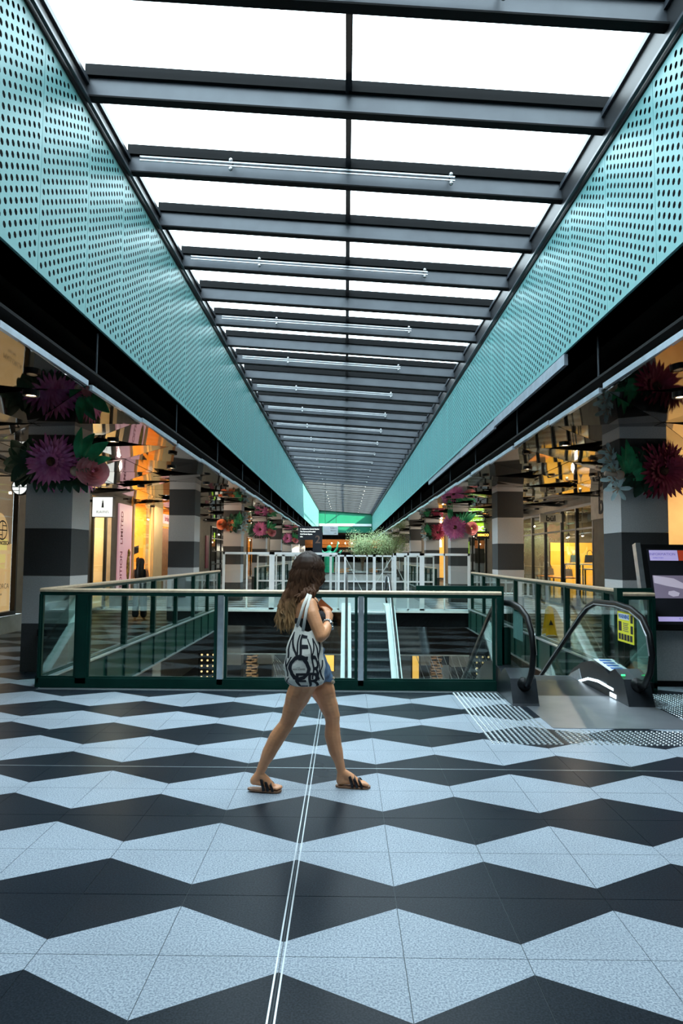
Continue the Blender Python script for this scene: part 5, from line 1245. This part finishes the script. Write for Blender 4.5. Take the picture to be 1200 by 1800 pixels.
# hair
hr = MB(); rnd = random.Random(21)
chain(hr, [(-.270, 4.895, 1.545, .100, 1, .98, 1.12), (-.305, 4.89, 1.46, .082), (-.318, 4.885, 1.37, .078), (-.355, 4.875, 1.27, .066), (-.385, 4.87, 1.17, .040)])
hm = remesh(hr, 'hair', 'hair', .007, 4, .5, PW); ho = obj('hair', hm, None, wt)
lk = MB()
for i in range(300):
    az = rnd.uniform(-2.5, 2.5) + pi      # around the head, leaving out the face
    az += math.atan2(fw_.y, fw_.x); el = rnd.uniform(.15, 1.35)
    dirv = Vector((cos(az)*cos(el), sin(az)*cos(el), sin(el)))
    top = hc + Vector((-.012, -.005, .118)) + Vector((rnd.uniform(-.02, .02), rnd.uniform(-.02, .02), -.004))
    r0 = Vector((.108, .094, .122)); p1 = hc + Vector((dirv.x*r0.x-.012, dirv.y*r0.y, dirv.z*r0.z))
    flat_ = Vector((cos(az), sin(az), 0)); p2 = hc + Vector((flat_.x*.108-.014, flat_.y*.094, rnd.uniform(-.02, .01)))
    side = rnd.random(); front = flat_.x > .15 and flat_.y < 0
    if front:   # locks falling over the near shoulder
        p3 = Vector((-.225+rnd.uniform(-.05, .03), 4.83, 1.43)); p4 = Vector((-.245+rnd.uniform(-.05, .03), 4.79+rnd.uniform(-.015, .02), 1.375)); p5 = p4 + Vector((-.055+rnd.uniform(-.02, .03), -.005, -rnd.uniform(.03, .09)))
        path = [top, p1, p2, p3, p4, p5]
    else:
        k = rnd.uniform(0, 1)**.8; yy = 4.795+.19*rnd.random()
        yo = p2.y-4.905; p3 = Vector((p2.x-.012+rnd.uniform(-.008, .008), 4.905+yo*1.0, 1.43)); p4 = Vector((min(p2.x-.045, -.275)+rnd.uniform(-.02, .02), 4.895+yo*.95, 1.33))
        p5 = Vector((min(p2.x-.075, -.315)+rnd.uniform(-.02, .02), 4.885+yo*.85, 1.25)); p6 = p5 + Vector((rnd.uniform(-.03, .02), 0, -rnd.uniform(.02, .17)))
        path = [top, p1, p2, p3, p4, p5, p6]
    # smooth (catmull) with waves
    sp = []
    for a in range(len(path)-1):
        q0, q1, q2, q3 = path[max(a-1, 0)], path[a], path[a+1], path[min(a+2, len(path)-1)]
        for tt in (0, .33, .66):
            sp.append(.5*((2*q1)+(q2-q0)*tt+(2*q0-5*q1+4*q2-q3)*tt*tt+(3*q1-q0-3*q2+q3)*tt**3))
    sp.append(path[-1]); ph = rnd.uniform(0, 6)
    for a in range(7, len(sp)): sp[a] = sp[a] + Vector((.015*sin(ph+a*1.15), .012*cos(ph+a*.9), 0))
    n = len(sp); lk.tube(sp, [(.0035 + .009*sin(pi*min(1, (a+1)/n*.9))) * (1 if a < n-1 else .2) for a in range(n)], 6, flat=.7)
lk.v = [tuple(Vector(v)-PW) for v in lk.v]
me = mesh_of(lk, 'locks', 'hair', True); o = bpy.data.objects.new('locks', me); COL.objects.link(o); o.parent = ho
# the hair colour runs along world height: the child objects share the person origin at floor level
# wrist band
wa = MB()
wc = Vector((-.122, 4.783, 1.164)); ax = (Vector(WR)-Vector((-.128, 4.74, 1.135))).normalized(); u = ax.orthogonal().normalized(); v_ = ax.cross(u)
for i in range(14): a = 2*pi*i/14; wa.ball(wc+(u*cos(a)+v_*sin(a))*.030, .010, seg=8, ring=6)
wa.ball(wc + Vector((.022, -.022, .0)), .017, (1, 1, 1.2), 10, 8).ball(wc + Vector((.032, -.012, -.028)), .014, seg=8, ring=6)
obj('bracelet', wa, 'watch', wt, True)
# sandals
def sandal(heel, toe, zh, zt, w, lift, lab, gap=0):
    h, t_ = Vector((*heel, zh)), Vector((*toe, zt)); d = t_-h; L = d.length; d.normalize(); n = Vector((-d.y, d.x, 0)).normalized(); upv = d.cross(n) * (1 if d.cross(n).z > 0 else -1)
    out_ = []
    for i in range(17):
        t = i/16; half = w*(.30+.10*sin(pi*t*1.1-.3)+.14*t)*(min(1, sin(pi*min(1, max(0, t)))*3+.08))**.5
        out_.append((t, half))
    pts = [h + d*L*t + n*hf for t, hf in out_] + [h + d*L*t - n*hf for t, hf in out_[::-1]]
    t0 = obj('sandal', MB().prism([p_ - upv*.006 for p_ in pts], upv*.012), 'sole', wt, label=lab)
    for fr_, z_, ww in ((.50, .086, .010), (.63, .071, .010), (.77, .055, .009)):
        sp = []
        for q in range(13):
            a = pi*q/12; sp.append(h + d*(L*fr_ - .028*sin(a)) + n*cos(a)*w*.50 + upv*(z_*sin(a)**.75+.002))
        obj('sandal_strap', MB().tube(sp, ww, 8, flat=.35, up=tuple(n)), 'leather', t0, True)
    return t0
sandal((-.668, 4.865), (-.432, 4.852), .018, .010, .085, 0, 'rear sandal, heel just leaving the floor')
sandal((-.060, 4.972), (.186, 4.951), .009, .009, .088, 0, 'front sandal, flat on the floor')
# the thing she holds
tag(obj('phone', MB().box(-.036, .036, -.005, .005, -.06, .06).xf(Matrix.Translation((-.150, 4.895, 1.262)) @ Matrix.Rotation(.5, 4, 'Z') @ Matrix.Rotation(-.9, 4, 'Y')), 'phone'), 'small orange phone held up in the walking woman\'s hands', 'phone')

# tote bag
bt = thing('tote_bag', 'cream canvas tote bag with huge black letters on the walking woman\'s shoulder', 'bag', (-.27, 4.655, .757))
BR = [(0, -.336, 1.172, -.204, 1.150), (.12, -.362, 1.105, -.176, 1.095), (.3, -.396, 1.0, -.148, 1.005), (.55, -.408, .89, -.134, .895), (.82, -.402, .80, -.136, .80), (.94, -.375, .768, -.152, .768), (1, -.340, .757, -.180, .757)]
def bag_uv(u, v, face=-1, off=0):
    for a, b in zip(BR[:-1], BR[1:]):
        if a[0] <= v <= b[0]+1e-9: t = (v-a[0])/(b[0]-a[0]); r = [a[k]+(b[k]-a[k])*t for k in range(5)]; break
    x = r[1]+(r[3]-r[1])*u; z = r[2]+(r[4]-r[2])*u
    if v < .25: z -= .040*sin(pi*min(1, max(0, u*1.15-.15)))*(1-v/.25)
    uu = max(0, 1-(2*u-1)**2); th = .050*uu**.5*(min(1, v*2.2+.18))*(max(0, 1-((v-.55)/.47)**4 if v > .55 else 1))**.5
    th *= 1 + .08*sin(9*u+5*v)*sin(7*v)
    y = 4.668 + face*(th+.003+off) + .012*(u-.5)
    return Vector((x + .004*sin(20*v+3*u), y, z))
bg_ = MB(); NU, NV = 22, 30
for f in (-1, 1):
    n = len(bg_.v); bg_.v += [tuple(bag_uv(i/NU, j/NV, f)) for j in range(NV+1) for i in range(NU+1)]
    bg_.f += [(n+j*(NU+1)+i, n+j*(NU+1)+i+1, n+(j+1)*(NU+1)+i+1, n+(j+1)*(NU+1)+i) for j in range(NV) for i in range(NU)]
n2 = (NU+1)*(NV+1)
for j in range(NV):
    for i in (0, NU): a = j*(NU+1)+i; bg_.f.append((a, a+NU+1, n2+a+NU+1, n2+a))
for i in range(NU): a = NV*(NU+1)+i; bg_.f.append((a, a+1, n2+a+1, n2+a))
obj('body', bg_, 'canvas', bt, True)
def glyph(ch, u0, u1, v0, v1, bold=.0, shear=0):
    mb = text_mb(ch, 1.0, Matrix.Identity(4), .0, bold); xs = [v[0] for v in mb.v]; ys2 = [v[1] for v in mb.v]
    a, b, c, d = min(xs), max(xs), min(ys2), max(ys2)
    me = bpy.data.meshes.new('g'); me.from_pydata([((v[0]-a)/(b-a), (v[1]-c)/(d-c), 0) for v in mb.v], [], mb.f); bm = bmesh.new(); bm.from_mesh(me)
    bmesh.ops.remove_doubles(bm, verts=bm.verts, dist=1e-4); bmesh.ops.triangulate(bm, faces=bm.faces[:])
    for _ in range(3):
        ed = [e for e in bm.edges if e.calc_length() > .12]
        if ed: bmesh.ops.subdivide_edges(bm, edges=ed, cuts=1); bmesh.ops.triangulate(bm, faces=bm.faces[:])
    r = MB(); r.add([bag_uv(min(.985, max(.015, u0+(u1-u0)*(v.co.x+shear*(v.co.y-.5)))), min(.985, max(.01, v1-(v1-v0)*v.co.y)), -1, .0016) for v in bm.verts], [tuple(v.index for v in f.verts) for f in bm.faces])
    bm.free(); bpy.data.meshes.remove(me); return r
for ch, u0, u1, v0, v1, bd_ in [('N', .05, .33, .09, .42, .006), ('E', .36, .61, .07, .45, .006), ('W', .60, .98, .13, .47, .004), ('O', .11, .65, .36, .82, .012), ('Y', -.02, .17, .40, .74, .004),
                            ('R', .70, .90, .38, .79, .006), ('K', .85, 1.0, .46, .82, .004), ('E', .28, .57, .67, .985, .010), ('R', .61, .95, .66, .99, .012), ('K', .0, .15, .76, .985, .006)]:
    obj('printed_letter', glyph(ch, u0, u1, v0, v1, bd_), 'ink', bt)
for tx_, u0, u1, v0, v1 in (('THE', .32, .40, .555, .57), ('NEW YORKER', .22, .51, .58, .61)): obj('small_print', glyph(tx_, u0, u1, v0, v1), 'ink', bt)
for a, b, c in (((-.322, 4.652, 1.158), (-.282, 4.690, 1.30), (-.258, 4.735, 1.357)), ((-.283, 4.652, 1.130), (-.262, 4.675, 1.27), (-.240, 4.735, 1.352))):
    obj('strap', MB().tube([a, b, c, (c[0]+.002, c[1]+.03, c[2]+.010), (c[0]+.004, c[1]+.055, c[2]-.02), (c[0]-.01, 4.80, c[2]-.13)], .0105, 8, flat=.28, up=(0, 1, .2)), 'canvas', bt, True)

# the second woman, walking away on the left walkway
P2 = Vector((-5.13, 17.2, 0)); w2 = thing('person', 'woman with long black hair and dark trousers walking away on the left walkway', 'person', tuple(P2))
X, Yy = P2.x, P2.y
b2 = MB(); loft(b2, [(.75, X, Yy, .14, .09), (.85, X, Yy, .165, .11), (.95, X, Yy, .14, .095), (1.03, X, Yy, .12, .085), (1.15, X, Yy, .145, .1), (1.25, X, Yy, .155, .09), (1.29, X, Yy, .10, .06), (1.32, X, Yy, .05, .05)])
chain(b2, [(X, Yy, 1.28, .045), (X, Yy, 1.38, .042)]); b2.ball((X, Yy+.02, 1.46), .09, (.85, 1, 1.15), 16, 12); b2.ball((X, Yy+.11, 1.45), .018)
b2.ball((X-.075, Yy+.01, 1.45), .02).ball((X+.075, Yy+.01, 1.45), .02)
chain(b2, [(X-.09, Yy, .78, .088), (X-.085, Yy-.02, .45, .055), (X-.08, Yy-.10, .10, .034)]); chain(b2, [(X+.08, Yy, .78, .088), (X+.08, Yy+.05, .45, .055), (X+.07, Yy+.12, .07, .034)])
for s_ in (-1, 1):
    chain(b2, [(X+s_*.15, Yy, 1.24, .045), (X+s_*.20, Yy-.02, 1.02, .038), (X+s_*.20, Yy+.06*s_+.06, .80, .026)])
    hand(b2, (X+s_*.20, Yy+.06*s_+.06, .80), (X+s_*.20, Yy+.06*s_+.08, .745), (0, .2, -1), (-s_, 0, 0), .4, s_)
chain(b2, [(X-.08, Yy-.10, .10, .034), (X-.08, Yy-.12, .05, .032), (X-.08, Yy-.02, .03, .028)]); chain(b2, [(X+.07, Yy+.12, .07, .034), (X+.07, Yy+.22, .03, .026)])
obj('body', remesh(b2, 'body', 'skin', .007, 4, .5, P2), None, w2)
tb2 = MB(); loft(tb2, [(.92, X, Yy, .155, .11), (1.03, X, Yy, .132, .097), (1.15, X, Yy, .155, .11), (1.25, X, Yy, .16, .1), (1.29, X, Yy, .11, .07)]); obj('black_top', remesh(tb2, 'black_top', 'top_cloth', .01, 3, None, P2), None, w2)
tr = MB(); loft(tr, [(.70, X, Yy, .16, .11), (.85, X, Yy, .178, .125), (.97, X, Yy, .15, .105)])
chain(tr, [(X-.09, Yy, .78, .098), (X-.085, Yy-.02, .45, .085), (X-.08, Yy-.08, .17, .085)]); chain(tr, [(X+.08, Yy, .78, .098), (X+.08, Yy+.05, .45, .085), (X+.07, Yy+.10, .16, .085)])
obj('trousers', remesh(tr, 'trousers', 'top_cloth', .01, 3, None, P2), None, w2)
hb = MB(); chain(hb, [(X, Yy, 1.48, .095), (X, Yy-.05, 1.36, .10), (X, Yy-.08, 1.2, .11), (X, Yy-.09, 1.05, .08)]); obj('hair', remesh(hb, 'hair', 'hair_black', .012, 3, None, P2), None, w2)
sd_ = MB()
for x_, y_ in ((X-.08, Yy-.14), (X+.07, Yy+.08)): sd_.prism([(x_-.04, y_, 0), (x_+.04, y_, 0), (x_+.045, y_+.2, 0), (x_, y_+.25, 0), (x_-.045, y_+.2, 0)], (0, 0, .015))
obj('sandals', sd_, 'sole', w2)
b3 = tag(obj('shoulder_bag', MB().prism([(X+.17, Yy-.07, .72), (X+.27, Yy-.07, .74), (X+.26, Yy-.07, 1.0), (X+.18, Yy-.07, 1.0)], (0, .2, 0)).tube([(X+.21, Yy, 1.0), (X+.19, Yy, 1.2), (X+.14, Yy, 1.30)], .010, 6), 'canvas'), 'pale shoulder bag hanging beside the second woman in dark trousers', 'bag')
